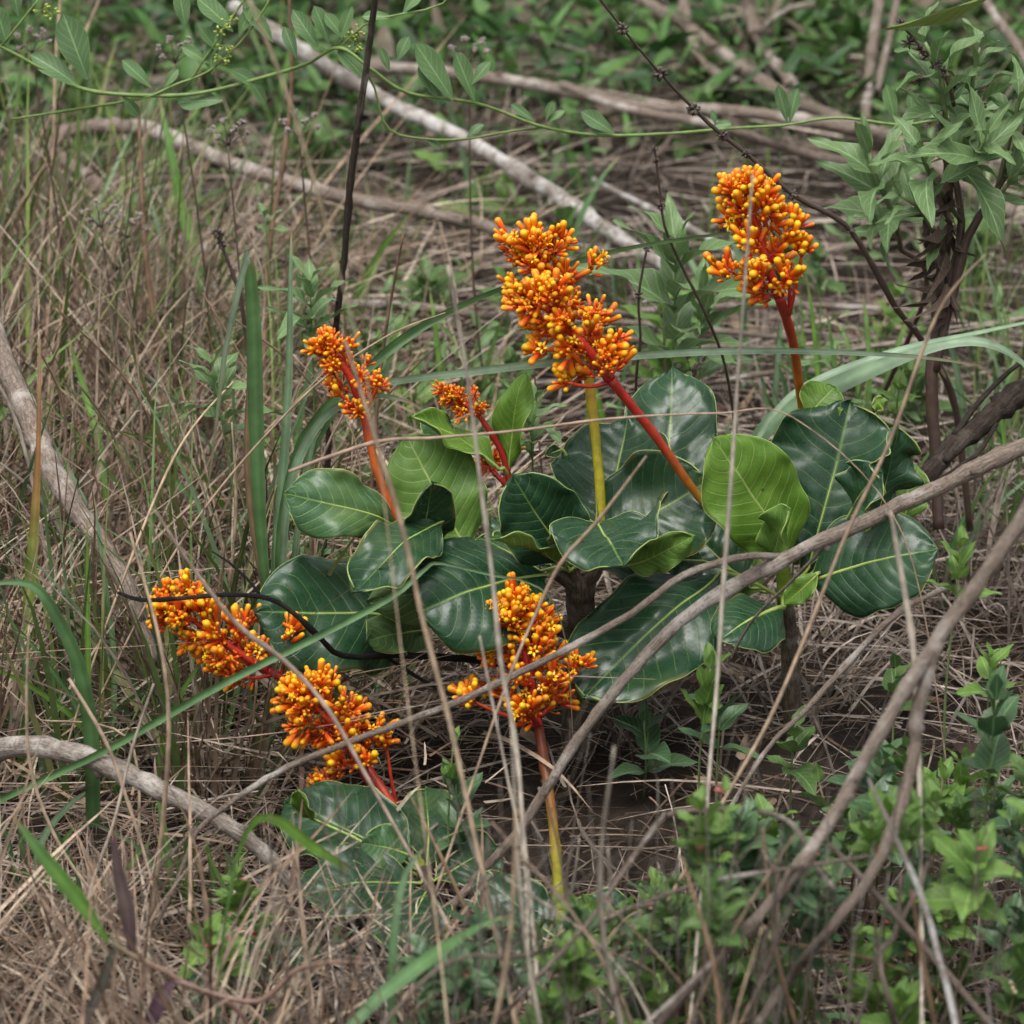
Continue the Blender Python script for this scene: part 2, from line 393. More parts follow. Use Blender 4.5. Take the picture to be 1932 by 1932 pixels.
GRN = np.array([(0.105, 0.18, 0.045), (0.15, 0.235, 0.07), (0.085, 0.15, 0.055), (0.13, 0.20, 0.10), (0.17, 0.23, 0.06), (0.24, 0.25, 0.10)])
def pick(pal, n, amp=0.18):
    return pal[NR.integers(0, len(pal), n)]*NR.uniform(1-amp, 1+amp, (n, 1))
def limit(base, length, top):
    """keep the tops of the growth near the flowering plants below their heads: top(x, y) in metres"""
    h = top(base[:, 0], base[:, 1]); return np.minimum(length, np.maximum(h, 0.02))
def standing_top(x, y):
    s = (y+3.759)
    u = 966+x/(s*1.05)/HT*966
    lim = np.where(u < 250, 0.55, np.where(u < 560, 0.34, np.where(u < 1750, 0.13, 0.26)))
    # sward in front of the flower heads stays low, it was grazed there
    vl = np.where(u < 470, 1575, np.where(u < 960, 1720, 1600))
    fr = np.clip(1.648-np.tan(math.radians(20)+np.arctan((vl-966)/966*HT))*s, 0.03, 0.6)
    mid = np.where((u < 560), 0.33, 0.12)
    return np.where(y < -0.12, fr, np.where(y < 0.2, mid, lim))

def xy_area(n, x0, x1, y0, y1):
    x = NR.uniform(x0, x1, n); y = NR.uniform(y0, y1, n)
    return x, y
# litter lying on the soil
n = 15000
x, y = xy_area(n, -1.7, 1.7, -1.6, 3.9)
keep = ~((np.hypot((x-.2)/.26, (y+.08)/.3) < 1) & (NR.uniform(0, 1, n) < .75)); x, y = x[keep], y[keep]; n = len(x)   # thin cover on the scorched patch under the shrub
b = np.stack([x, y, gz_np(x, y)+NR.uniform(0.001, 0.05, n)], -1)
mass('straw_litter', 'fallen dry straw lying matted on the soil', b, NR.uniform(0, 6.283, n), NR.uniform(1.35, 1.62, n), NR.uniform(0.05, 0.26, n),
     NR.uniform(0.0007, 0.002, n), NR.uniform(-0.1, 0.35, n), pick(GREY*.88, n, .35), M_STRAW)
n = 9000
x, y = xy_area(n, -.5, 1.2, -.9, 1.0)
keep = ~((np.hypot((x-.2)/.26, (y+.08)/.3) < 1) & (NR.uniform(0, 1, n) < .6)); x, y = x[keep], y[keep]; n = len(x)
b = np.stack([x, y, gz_np(x, y)+NR.uniform(0.001, 0.03, n)], -1)
mass('needle_litter', 'fine brown needle-like straw matted round the shrub trunks', b, NR.uniform(0, 6.283, n), NR.uniform(1.3, 1.62, n), NR.uniform(0.03, 0.16, n),
     NR.uniform(0.0006, 0.0016, n), NR.uniform(-0.1, 0.4, n), pick(DRY*.62, n, .35), M_STRAW)
n = 900
x, y = xy_area(n, -1.4, 1.4, -1.0, 3.0)
b = np.stack([x, y, gz_np(x, y)+NR.uniform(0.004, 0.04, n)], -1)
mass('leaf_litter', 'broken brown dead leaves scattered over the straw and soil', b, NR.uniform(0, 6.283, n), NR.uniform(1.2, 1.7, n), NR.uniform(0.025, 0.075, n),
     NR.uniform(0.004, 0.013, n), NR.uniform(-.8, .9, n), pick(np.array([(.10, .06, .04), (.17, .11, .07), (.06, .04, .03), (.22, .16, .11)]), n, .3), M_STRAW)
# longer straws that have leaned over and criss-cross
n = 5200
x, y = xy_area(n, -1.6, -0.02, -1.2, 1.8)
b = np.stack([x, y, gz_np(x, y)+NR.uniform(0.0, 0.1, n)], -1)
ln = limit(b, NR.uniform(.15, .5, n), lambda X, Y: standing_top(X, Y)*np.where(Y < -.1, 1.1, 1.8))
mass('leaning_straw', 'long dry straws leaning over and crossing one another', b, NR.uniform(0, 6.283, n), NR.uniform(.75, 1.5, n), ln, NR.uniform(.0009, .0024, n), NR.uniform(-.2, .5, n), pick(DRY, n, .35), M_STRAW, 7)
def clumps(nc, x0, x1, y0, y1, per, rad):
    cx, cy = xy_area(nc, x0, x1, y0, y1); k = np.repeat(np.arange(nc), per)
    a = NR.uniform(0, 6.283, nc*per); r = rad*np.sqrt(NR.uniform(0, 1, nc*per))
    x = cx[k]+r*np.cos(a); y = cy[k]+r*np.sin(a)
    lean_az = NR.uniform(0, 6.283, nc)[k]
    return x, y, a, lean_az, NR.uniform(.55, 1.25, (nc, 1))[k]
def dry_mass(name, label, nc, x0, x1, y0, y1, per, rad, lo, hi, pal=DRY, w=(0.0009, 0.0025), spread=0.45, crv=(0.1, 1.3)):
    x, y, a, la, tone = clumps(nc, x0, x1, y0, y1, per, rad); n = len(x)
    b = np.stack([x, y, gz_np(x, y)], -1)
    ln = limit(b, NR.uniform(lo, hi, n), lambda X, Y: standing_top(X, Y)*NR.uniform(0.6, 1.2, n))
    mix = np.where(NR.uniform(0, 1, n) < 0.5, a, la)
    mass(name, label, b, mix, np.abs(NR.normal(0, spread, n)), ln, NR.uniform(*w, n), NR.uniform(*crv, n), pick(pal, n, .25)*tone, M_STRAW, 7)
dry_mass('dry_grass', 'thick brown dry grass standing to the side of the flowering shrubs', 150, -1.5, -0.12, -1.1, 1.3, 46, 0.05, 0.18, 0.5, spread=.5)
dry_mass('dry_grass', 'thin dry grass among the fallen sticks behind the flowering shrubs', 90, -1.2, 1.5, 0.5, 3.6, 26, 0.08, 0.1, 0.3, GREY, spread=.7)
dry_mass('dry_grass', 'low dry stubble around the trunks of the flowering shrubs', 90, -0.15, 1.3, -1.2, 0.6, 26, 0.07, 0.06, 0.3, GREY, spread=0.8)
def green_mass(name, label, nc, x0, x1, y0, y1, per, rad, lo, hi, w=(0.0014, 0.0038), spread=0.28, crv=(0.0, 0.9)):
    x, y, a, la, tone = clumps(nc, x0, x1, y0, y1, per, rad); n = len(x)
    b = np.stack([x, y, gz_np(x, y)], -1)
    ln = limit(b, NR.uniform(lo, hi, n), lambda X, Y: standing_top(X, Y)*NR.uniform(0.8, 1.4, n))
    mass(name, label, b, a, np.abs(NR.normal(0, spread, n)), ln, NR.uniform(*w, n), NR.uniform(*crv, n), pick(GRN, n)*tone, M_BLADE, 7)
green_mass('green_grass', 'green grass blades coming up through the brown dry grass', 105, -1.4, -0.15, -.5, 1.7, 10, 0.06, 0.2, 0.6, (.0016, .0045))
green_mass('green_grass', 'scattered green grass between the fallen sticks', 130, -0.9, 1.5, 0.35, 3.4, 9, 0.06, 0.12, 0.36, (0.0014, 0.0034))
# grey-brown sticks and needles lying roughly parallel behind the plants
n = 1500
x, y = xy_area(n, -1.5, 1.5, 0.5, 3.6)
b = np.stack([x, y, gz_np(x, y)+NR.uniform(0.005, 0.10, n)], -1)
mass('fallen_twigs', 'fine dead twigs lying flat and tangled behind the shrubs', b, NR.normal(0, 0.35, n)+np.where(NR.uniform(0, 1, n) < 0.5, math.pi, 0), NR.uniform(1.42, 1.6, n),
     NR.uniform(0.12, 0.5, n), NR.uniform(0.001, 0.003, n), NR.normal(0, 0.12, n), pick(GREY, n)*0.9, M_STRAW)

# ------------------------------------------------------------------ small leaf meshes shared by the weeds
def leaf_mesh(name, mat, shape, wid, arch, fold, ripple=0.0, tooth=0.0, ns=9, seed=0):
    """unit length leaf along +Y, face +Z"""
    rg = random.Random(seed); vs = []; fs = []; uvs = []; tv = (-1, -0.55, 0, 0.55, 1); p0 = rg.uniform(0, 6)
    for i in range(ns+1):
        s = i/ns
        if shape == 'lance': w = math.sin(math.pi*min(1, s**0.72))**0.9
        elif shape == 'ovate': w = math.sin(math.pi*s**0.62)**0.75
        elif shape == 'spat': w = (math.sin(math.pi*(s**1.55))**0.65 if s < 1 else 0)*0.95+0.07*(1-s)
        else: w = math.sin(math.pi*s)**0.6
        w = max(w, 0.02)*wid
        if tooth and i % 2: w *= 1+tooth
        for t in tv:
            x = w*t; z = -arch*s*s+abs(t)*w*fold+ripple*wid*t*t*math.sin(s*11+p0+(2 if t > 0 else 0))
            vs.append((x, s, z)); uvs.append(((t+1)/2, s))
    for i in range(ns):
        for k in range(4):
            a = i*5+k; fs.append((a, a+1, a+6, a+5))
    me = bpy.data.meshes.new(name); me.from_pydata(vs, [], fs)
    ul = me.uv_layers.new(name='UVMap')
    li = np.zeros(len(me.loops), np.int32); me.loops.foreach_get('vertex_index', li)
    ul.data.foreach_set('uv', np.array(uvs, np.float32)[li].ravel())
    me.materials.append(mat); me.polygons.foreach_set('use_smooth', np.ones(len(fs), bool)); me.update(); return me
LM = {
 'lance': [leaf_mesh('leaf', M_W_LANCE, 'lance', 0.125+0.02*k, 0.12+0.13*k, 0.45, 0.35, 0.06, 11, k) for k in range(4)],
 'vine': [leaf_mesh('leaf', M_W_VINE, 'spat', 0.19+0.02*k, 0.05+0.1*k, 0.3, 0.1, 0, 9, k+10) for k in range(3)],
 'mid': [leaf_mesh('leaf', M_W_MID, 'ovate', 0.24+0.03*k, 0.1+0.1*k, 0.35, 0.2, 0.05, 9, k+20) for k in range(4)],
 'dark': [leaf_mesh('leaf', M_W_DARK, 'ovate', 0.24+0.03*k, 0.06+0.1*k, 0.35, 0.12, 0.0, 8, k+30) for k in range(4)],
 'bright': [leaf_mesh('leaf', M_W_BRIGHT, 'ovate', 0.25+0.03*k, 0.08+0.1*k, 0.3, 0.2, 0.07, 9, k+40) for k in range(3)],
 'back': [leaf_mesh('leaf', M_W_BACK, 'ovate', 0.2+0.04*k, 0.1+0.1*k, 0.3, 0.2, 0.0, 7, k+50) for k in range(3)],
 'olive': [leaf_mesh('leaf', M_W_OLIVE, 'lance', 0.17, 0.08, 0.3, 0.08, 0, 16, 61)],
 'sword': [leaf_mesh('leaf', M_W_BRIGHT, 'lance', .15, .05, .35, .05, 0, 12, 65)],
 'dry': [leaf_mesh('leaf', M_W_DRY, 'lance', 0.12+0.03*k, 0.5+0.3*k, 1.2, 0.6, 0, 8, k+70) for k in range(3)],
}
def put_leaf(parent, org, pos, d, nrm, size, kind, name='leaf', rng=R, sub=None):
    d = d.normalized(); x = d.cross(nrm)
    if x.length < 1e-5: x = d.orthogonal()
    x.normalize(); z = x.cross(d)
    me = LM[kind][rng.randrange(len(LM[kind]))]
    o = bpy.data.objects.new(name, me)
    M = Matrix(((x.x, d.x, z.x, 0), (x.y, d.y, z.y, 0), (x.z, d.z, z.z, 0), (0, 0, 0, 1)))
    wx = rng.uniform(0.85, 1.15)
    o.matrix_local = Matrix.Translation(pos-org) @ M @ Matrix.Diagonal((size*wx, size, size, 1))
    return link(o, parent)
def rv(rng=R): return Vector((rng.gauss(0, 1), rng.gauss(0, 1), rng.gauss(0, 1))).normalized()
def leafy(thing, pts, kind, pairs, size, start=0.15, stemcol=((0.10, 0.13, 0.05), (0.14, 0.22, 0.07)), stemname='stem', ang=(1.15, 0.45), whorl=2, rng=R, droop=0.0, taper=0.55):
    """adds one stem with leaves in crossed pairs as parts of a thing"""
    org = world_loc(thing); mb = MB()
    sm = tube(mb, pts, None, 6, 0.06, stemcol, rng=rng); mb.build(stemname, M_STEM, thing)
    fr = frames([p for p, r in sm]); n = len(sm); a0 = rng.uniform(0, 6.28)
    for i in range(pairs):
        g = start+(1-start)*(i+1)/pairs; j = min(int(g*(n-1)), n-1)
        p, r = sm[j]; t, n1, n2 = fr[j]
        an = ang[0]+(ang[1]-ang[0])*(i/max(1, pairs-1))
        sz = size*(1-(1-taper)*max(0, (i/max(1, pairs-1)-0.4)/0.6))
        for k in range(whorl):
            if rng.random() < 0.07: continue
            a = a0+i*math.pi/2+k*2*math.pi/whorl+rng.uniform(-0.35, 0.35)
            rad = n1*math.cos(a)+n2*math.sin(a); q = an+rng.uniform(-0.25, 0.25)
            d = t*math.cos(q)+rad*math.sin(q)-Vector((0, 0, 1))*(droop+rng.uniform(-0.15, 0.15))
            nr = t*math.sin(q)-rad*math.cos(q)+rv(rng)*0.25
            put_leaf(thing, org, p+rad*r*0.5, d, nr, sz*rng.uniform(0.75, 1.15), kind, rng=rng)
    return sm
def gp(u, v):
    """ground point under picture point"""
    y = 0.0
    for _ in range(12):
        d = FW+Vector((1, 0, 0))*((u-966)/966*HT)+UP*((966-v)/966*HT)
        t = (CAM.z)/-d.z; p = CAM+d*t
    return Vector((p.x, p.y, gz(p.x, p.y)))
def down(u, v, y, dx=0.0, dy=0.0):
    """point on the ground straight below a picture point (optionally shifted)"""
    p = P(u, v, y); x, yy = p.x+dx, p.y+dy; return Vector((x, yy, gz(x, yy)-0.004))

LAND = ((700, 175, 'the lichened pale branch'), (1000, 330, 'the lichened pale branch'), (670, 330, 'the tall dark dead stalk'), (1430, 430, 'the tall upright flower head'), (1030, 480, 'the half hidden flower head'), (1800, 220, 'the tall lance-leaved weed'), (1770, 480, 'the withered leaves of the tall weed'),
        (1860, 790, 'the dark rough branch'), (250, 250, 'the arched grey branch'), (60, 780, 'the sloping brown branch'), (475, 600, 'the sharply bent wide blade'), (640, 680, 'the slender-stalked flower head'), (180, 1440, 'the weathered grey branch'), (400, 1190, 'the level flower head'), (620, 1370, 'the fork-stalked flower head'),
        (980, 1230, 'the star-flowered head'), (1050, 1620, 'the lone yellow-green flower stalk'), (1720, 1300, 'the blurred forking branch'), (1720, 1650, 'the bleached pale stalk'), (1600, 880, 'the folded glossy leaf'), (230, 1760, 'the purple-bladed grass shoot'), (1650, 680, 'the arching blue-green blades'), (850, 640, 'the lowest level stick'), (480, 1880, 'the seedling rosette'),
        (1380, 1540, 'the hooked brown twig'), (1150, 1750, 'the long low twig'), (1350, 90, 'the forked bare branch'), (1640, 100, 'the bare pole branch'), (1250, 200, 'the long level branch'), (1300, 520, 'the stout pale-leaved weed'), (1850, 1880, 'the crooked grey branch'), (300, 420, 'the green blades among seed heads'), (100, 120, 'the twining vine'))
def near(u, v):
    return 'near '+min(LAND, key=lambda q: (q[0]-u)**2+(q[1]-v)**2)[2]

# ------------------------------------------------------------------ broad leaves of the flowering shrubs
NVEIN = 11
def nv3(a, b, c): return (TOCAM*a+Vector((0, 0, 1))*b+Vector((1, 0, 0))*c).normalized()
def big_leaf(thing, base, tip, hw, n, attach=None, bend=0.06, th=(0.25, 0.25), ripple=0.1, rf=2.1, mats=None, prof=1.15, seed=0, rib=2.6, twist=0.0, label=None, hook=0.0):
    rg = random.Random(seed*7+3); mats = mats or (M_LEAF_DARK, M_UNDER_DK)
    B = P(*base); T = P(*tip); Wd = hw*pxs((base[2]+tip[2])/2)
    ax = T-B; Ln = ax.length; ax.normalize(); n = n-ax*n.dot(ax); n.normalize(); sd_ = ax.cross(n)
    ns, nt_ = 52, 26; ph = [rg.uniform(0, 6.28) for _ in range(4)]; th_k = 0.00055; tw0 = rg.uniform(-.45, .45)
    def surf(s, t):
        w = Wd*max(0.012, ((1-abs(2*min(1, s**prof)-1)**2.2)**0.6*min(1, (s/.22)**.55) if s > 0 else 0)*(1+0.035*math.sin(s*9+ph[2])+0.02*math.sin(s*23+ph[3]*t)))
        a = th[1] if t > 0 else th[0]; at = abs(t)
        if abs(a) > 1e-3: xx = w*math.sin(a*at)/a; zz = w*(1-math.cos(a*at))/a
        else: xx = w*at; zz = 0
        xx *= 1 if t > 0 else -1
        k = s-0.13*at-0.12*at*at
        f = k*NVEIN; d = abs((f+0.5) % 1.0-0.5)*2
        q = math.sqrt(min(1, d*1.4))*0.03*Wd*(1-at**4)*min(1, at*6)*min(1, s*5)
        zz += q+1.8*ripple*w*at**2.0*math.sin(2*math.pi*rf*s+(ph[0] if t > 0 else ph[1]))+ripple*0.35*w*at**3*math.sin(2*math.pi*rf*2.7*s+ph[3]+t)
        zz += bend*Ln*4*s*(1-s)+hook*Ln*max(0, s-0.7)**2*8
        zz += 0.05*Ln*min(1, s*4)*mnoise.noise(Vector((s*2.2+seed*3.3, t*1.3, seed)))+0.012*Ln*mnoise.noise(Vector((s*6+seed*1.3, t*3, seed)))
        x2 = xx+0.02*Ln*math.sin(s*3+ph[1])
        tw = (twist+tw0)*(s-0.3); c, s_ = math.cos(tw), math.sin(tw)
        return B+ax*(Ln*(s+0.05*at*at*(0.5-s)))+sd_*(x2*c-zz*s_)+n*(zz*c+x2*s_)
    grid = [[surf(i/ns, -1+2*j/nt_) for j in range(nt_+1)] for i in range(ns+1)]
    vs = []; uvs = []; m = nt_+1
    nrm = []
    for i in range(ns+1):
        for j in range(m):
            a = grid[min(i+1, ns)][j]-grid[max(i-1, 0)][j]; b = grid[i][min(j+1, nt_)]-grid[i][max(j-1, 0)]
            k = b.cross(a); nrm.append(k.normalized() if k.length > 1e-12 else n)
    for sgn in (1, -1):
        for i in range(ns+1):
            for j in range(m):
                vs.append(grid[i][j]+nrm[i*m+j]*th_k*sgn); uvs.append((j/nt_, i/ns))
    fs = []; mi = []; o2 = (ns+1)*m
    for i in range(ns):
        for j in range(nt_):
            a = i*m+j
            fs.append((a, a+1, a+m+1, a+m)); mi.append(0)
            fs.append((o2+a, o2+a+m, o2+a+m+1, o2+a+1)); mi.append(1)
        for j in (0, nt_):
            a = i*m+j; q = (a, a+m, o2+a+m, o2+a) if j == 0 else (a+m, a, o2+a, o2+a+m)
            fs.append(q); mi.append(2)
    # a slightly thickened pale margin
    org = world_loc(thing)
    me = bpy.data.meshes.new('leaf'); me.from_pydata([tuple(v-org) for v in vs], [], fs)
    ul = me.uv_layers.new(name='UVMap'); li = np.zeros(len(me.loops), np.int32); me.loops.foreach_get('vertex_index', li)
    ul.data.foreach_set('uv', np.array(uvs, np.float32)[li].ravel())
    for q in (mats[0], mats[1], M_RIM): me.materials.append(q)
    me.polygons.foreach_set('material_index', np.array(mi, np.int32)); me.polygons.foreach_set('use_smooth', np.ones(len(fs), bool)); me.update()
    o = link(bpy.data.objects.new('leaf', me), thing)
    if label: o['label'] = label
    mb = MB(); r0 = rib*pxs(base[2])
    for side in (0, nt_):
        tube(mb, [(grid[i][side], 0.0006) for i in range(0, ns+1, 2)], 44, 4)
    mb.build('margin', M_RIM, o, org)
    mb = MB(); pts = []
    if attach is not None:
        A = P(*attach); pts.append((A, r0*1.5)); pts.append((A.lerp(B, 0.6)+Vector((0, 0, 0.004)), r0*1.3))
    for i in range(0, ns-3, 3): pts.append((grid[i][nt_//2], r0*(1.15-1.0*i/ns)))
    tube(mb, pts, 34, 6); mb.build('midrib', M_MIDRIB, o, org)
    return o

# ------------------------------------------------------------------ flower buds
RED = (0.52, 0.035, 0.012); ORG = (0.84, 0.19, 0.006); YEL = (0.90, 0.46, 0.010); DRED = (0.30, 0.014, 0.014)
def bud_arrays(kind):
    prof = {'small': [(0, .13), (.25, .17), (.6, .185), (.85, .17), (1, .07)],
            'long': [(0, .10), (.2, .12), (.5, .14), (.76, .168), (.92, .145), (1, .06)],
            'open': [(0, .09), (.3, .12), (.65, .15), (.9, .18)]}[kind]
    cols = {'small': [RED, (0.66, .075, .008), (0.78, .14, .006), (0.82, .20, .007), (0.84, .26, .008)],
            'long': [RED, (0.70, .09, .007), (0.8, .155, .006), (0.86, .29, .008), YEL, YEL],
            'open': [(0.72, .10, .01), ORG, (0.86, .3, .008), YEL]}[kind]
    seg = 7 if kind != 'small' else 6; v = []; c = []; f = []
    for i, (z, r) in enumerate(prof):
        for k in range(seg):
            a = 2*math.pi*k/seg; v.append((r*math.cos(a), r*math.sin(a), z)); c.append(cols[i])
        if i:
            b = (i-1)*seg
            for k in range(seg): f.append((b+k, b+(k+1) % seg, b+seg+(k+1) % seg, b+seg+k))
    if kind != 'open': f.append(tuple((len(prof)-1)*seg+k for k in range(seg)))
    else:
        for k in range(5):                                            # five pointed lobes spread like a star
            a = 2*math.pi*k/5; b = len(v)
            for (da, r, z) in ((-.5, .17, .88), (.5, .17, .88), (-.28, .32, .97), (.28, .32, .97), (0, .48, .95)):
                v.append((r*math.cos(a+da), r*math.sin(a+da), z)); c.append((0.92, .58, .02))
            f += [(b, b+1, b+3, b+2), (b+2, b+3, b+4)]
        b = len(v); v += [(0, 0, .9), (.03, 0, 1.15), (-.02, .02, 1.15), (0, -.03, .9)]; c += [(0.9, .6, .05)]*4; f.append((b, b+1, b+2, b+3))
    return v, f, c
BUD = {k: bud_arrays(k) for k in ('small', 'long', 'open')}
BUDM = {}
for _k in BUD:
    BUDM[_k] = []
    for _g, _h, _b in ((1, 1, 0), (.92, .72, .06), (1, 1.12, -.05), (.85, .6, .1)):
        _mb = MB(); _mb.add([Vector((q[0]+_b*q[2]**2, q[1], q[2])) for q in BUD[_k][0]], BUD[_k][1], [(a[0]*_g, a[1]*_g*_h, a[2]) for a in BUD[_k][2]]); BUDM[_k].append(_mb.mesh('flower_bud', M_BUD))
def orient(d):
    return d.to_track_quat('Z', 'Y').to_matrix()

def inflorescence(thing, stem, stemcols, axis, rpx, nbr, per, sides=(), seed=0, nind=34, big=0.12, openf=0.06, label=None, small=1.0):
    """stem, axis: picture paths; sides: [(u, v, y, radius, buds, attach fraction along the stem+axis or point)]"""
    rg = random.Random(seed); org = world_loc(thing); mb = MB()
    y0 = axis[0][2]; k = pxs(y0); rpx *= 1.12
    sp = path(stem); tube(mb, sp, 30, 9, 0.05, stemcols, rng=rg)
    axp = path([(*a[:3], a[3] if len(a) > 3 else 5) for a in axis]); axs = tube(mb, axp, 22, 7, 0.05, (DRED, RED, (0.6, 0.06, .01)), rng=rg)
    buds = []                                                          # (pos, dir, length, kind)
    def cluster(c, outd, rad, n):
        for _ in range(n):
            d = (outd*0.9+rv(rg)*0.95).normalized()
            q = rg.random()
            if q < openf*.6: kind, ln = 'open', rg.uniform(17, 24)
            elif q < openf+big: kind, ln = 'long', rg.uniform(26, 39)
            elif q < openf+big+0.27: kind, ln = 'long', rg.uniform(16, 25)
            else: kind, ln = 'small', rg.uniform(9, 17)
            ln *= k*small; p = c+d*rad*rg.uniform(0.05, 0.75)+rv(rg)*rad*0.15
            buds.append((p, (d+outd*0.25+Vector((0, 0, 0.15))).normalized(), ln, kind))
            if rg.random() < 0.5: tube(mb, [(c, 1.3*k), (p, 0.9*k)], 3, 4, 0, ((0.45, 0.05, 0.012), (0.7, 0.25, 0.02)), rng=rg)
    fr = frames([p for p, r in axs]); n = len(axs); ga = rg.uniform(0, 6.28)
    for i in range(nbr):
        s = (i+0.3)/nbr; j = min(n-1, int(s*(n-1))); p = axs[j][0]; t, n1, n2 = fr[j]
        ga += 2.4+rg.uniform(-.3, .3); rad = n1*math.cos(ga)+n2*math.sin(ga)
        rr = rpx*k*(0.62+0.5*math.sin(math.pi*min(1, s*1.1)**0.8))*(1-0.35*s)*rg.uniform(0.75, 1.15)
        d = (rad+t*(0.35+0.9*s)+Vector((0, 0, 0.2))).normalized(); e = p+d*rr
        tube(mb, [(p, 2.4*k), (p+d*rr*0.5, 2*k), (e, 1.5*k)], 5, 5, 0, (DRED, RED, (0.7, 0.2, .015)), rng=rg)
        cluster(e, d, rpx*0.46*k, per+6); cluster(p.lerp(e, 0.72), d, rpx*0.44*k, per+2); cluster(p.lerp(e, 0.4), d, rpx*0.38*k, per*2//3)
    cluster(axs[-1][0], fr[-1][0], rpx*0.5*k, per+4)
    allp = sp+axp
    for (u, v, y, r, nb, att) in sides:
        e = P(u, v, y); a = P(*att) if isinstance(att, tuple) else axs[int(att*(n-1))][0]
        od = (e-a).normalized(); m = a.lerp(e, 0.5)+Vector((0, 0, -0.004))
        tube(mb, [(a, 4.2*k), (m, 3.6*k), (e, 3*k)], 10, 6, 0.03, (DRED, (0.42, 0.03, .014), (0.55, 0.07, .014)), rng=rg)
        for q in range(3):
            ee = e+rv(rg)*r*0.35*k+od*r*0.2*k
            tube(mb, [(e, 2*k), (ee, 1.4*k)], 3, 4, 0, (RED, (0.7, 0.2, .015)), rng=rg); cluster(ee, (od+Vector((0, 0, .5))).normalized(), r*0.6*k, nb//3)
    o = mb.build('inflorescence', M_STEM, thing)
    if label: o['label'] = label
    buds.sort(key=lambda b: -b[2])
    for (p, d, ln, kind) in buds[:nind]:
        b = bpy.data.objects.new('flower_bud' if kind != 'open' else 'open_flower', BUDM[kind][rg.choice((0, 0, 1, 2, 2, 3))])
        w = rg.uniform(0.95, 1.25)
        b.matrix_local = Matrix.Translation(p-org) @ orient(d).to_4x4() @ Matrix.Diagonal((ln*w, ln*w, ln, 1)); link(b, o)
    mm = MB()
    for (p, d, ln, kind) in buds[nind:]:
        M = orient(d); v, f, c = BUD[kind]; w = rg.uniform(0.95, 1.35); g = rg.uniform(0.78, 1.12); hue = rg.uniform(0.65, 1.25)
        if rg.random() < .04: g *= .4
        mm.add([p+M @ Vector((q[0]*ln*w, q[1]*ln*w, q[2]*ln)) for q in v], f, [(min(.95, a[0]*g), min(.8, a[1]*g*hue), a[2]*g) for a in c])
    x = mm.build('small_buds', M_BUD, o, org); x['kind'] = 'stuff'
    return o
YST = (0.42, 0.36, 0.02); OST = (0.48, 0.11, 0.015); RST = (0.40, 0.025, 0.014); GST = (0.20, 0.28, 0.03)

YNG = (M_LEAF_YOUNG, M_LEAF_UNDER); UND = (M_LEAF_UNDER, M_LEAF_YOUNG); MID = (M_LEAF_MID, M_LEAF_UNDER); DRK = (M_LEAF_DARK, M_UNDER_DK); UDK = (M_UNDER_DK, M_LEAF_DARK)
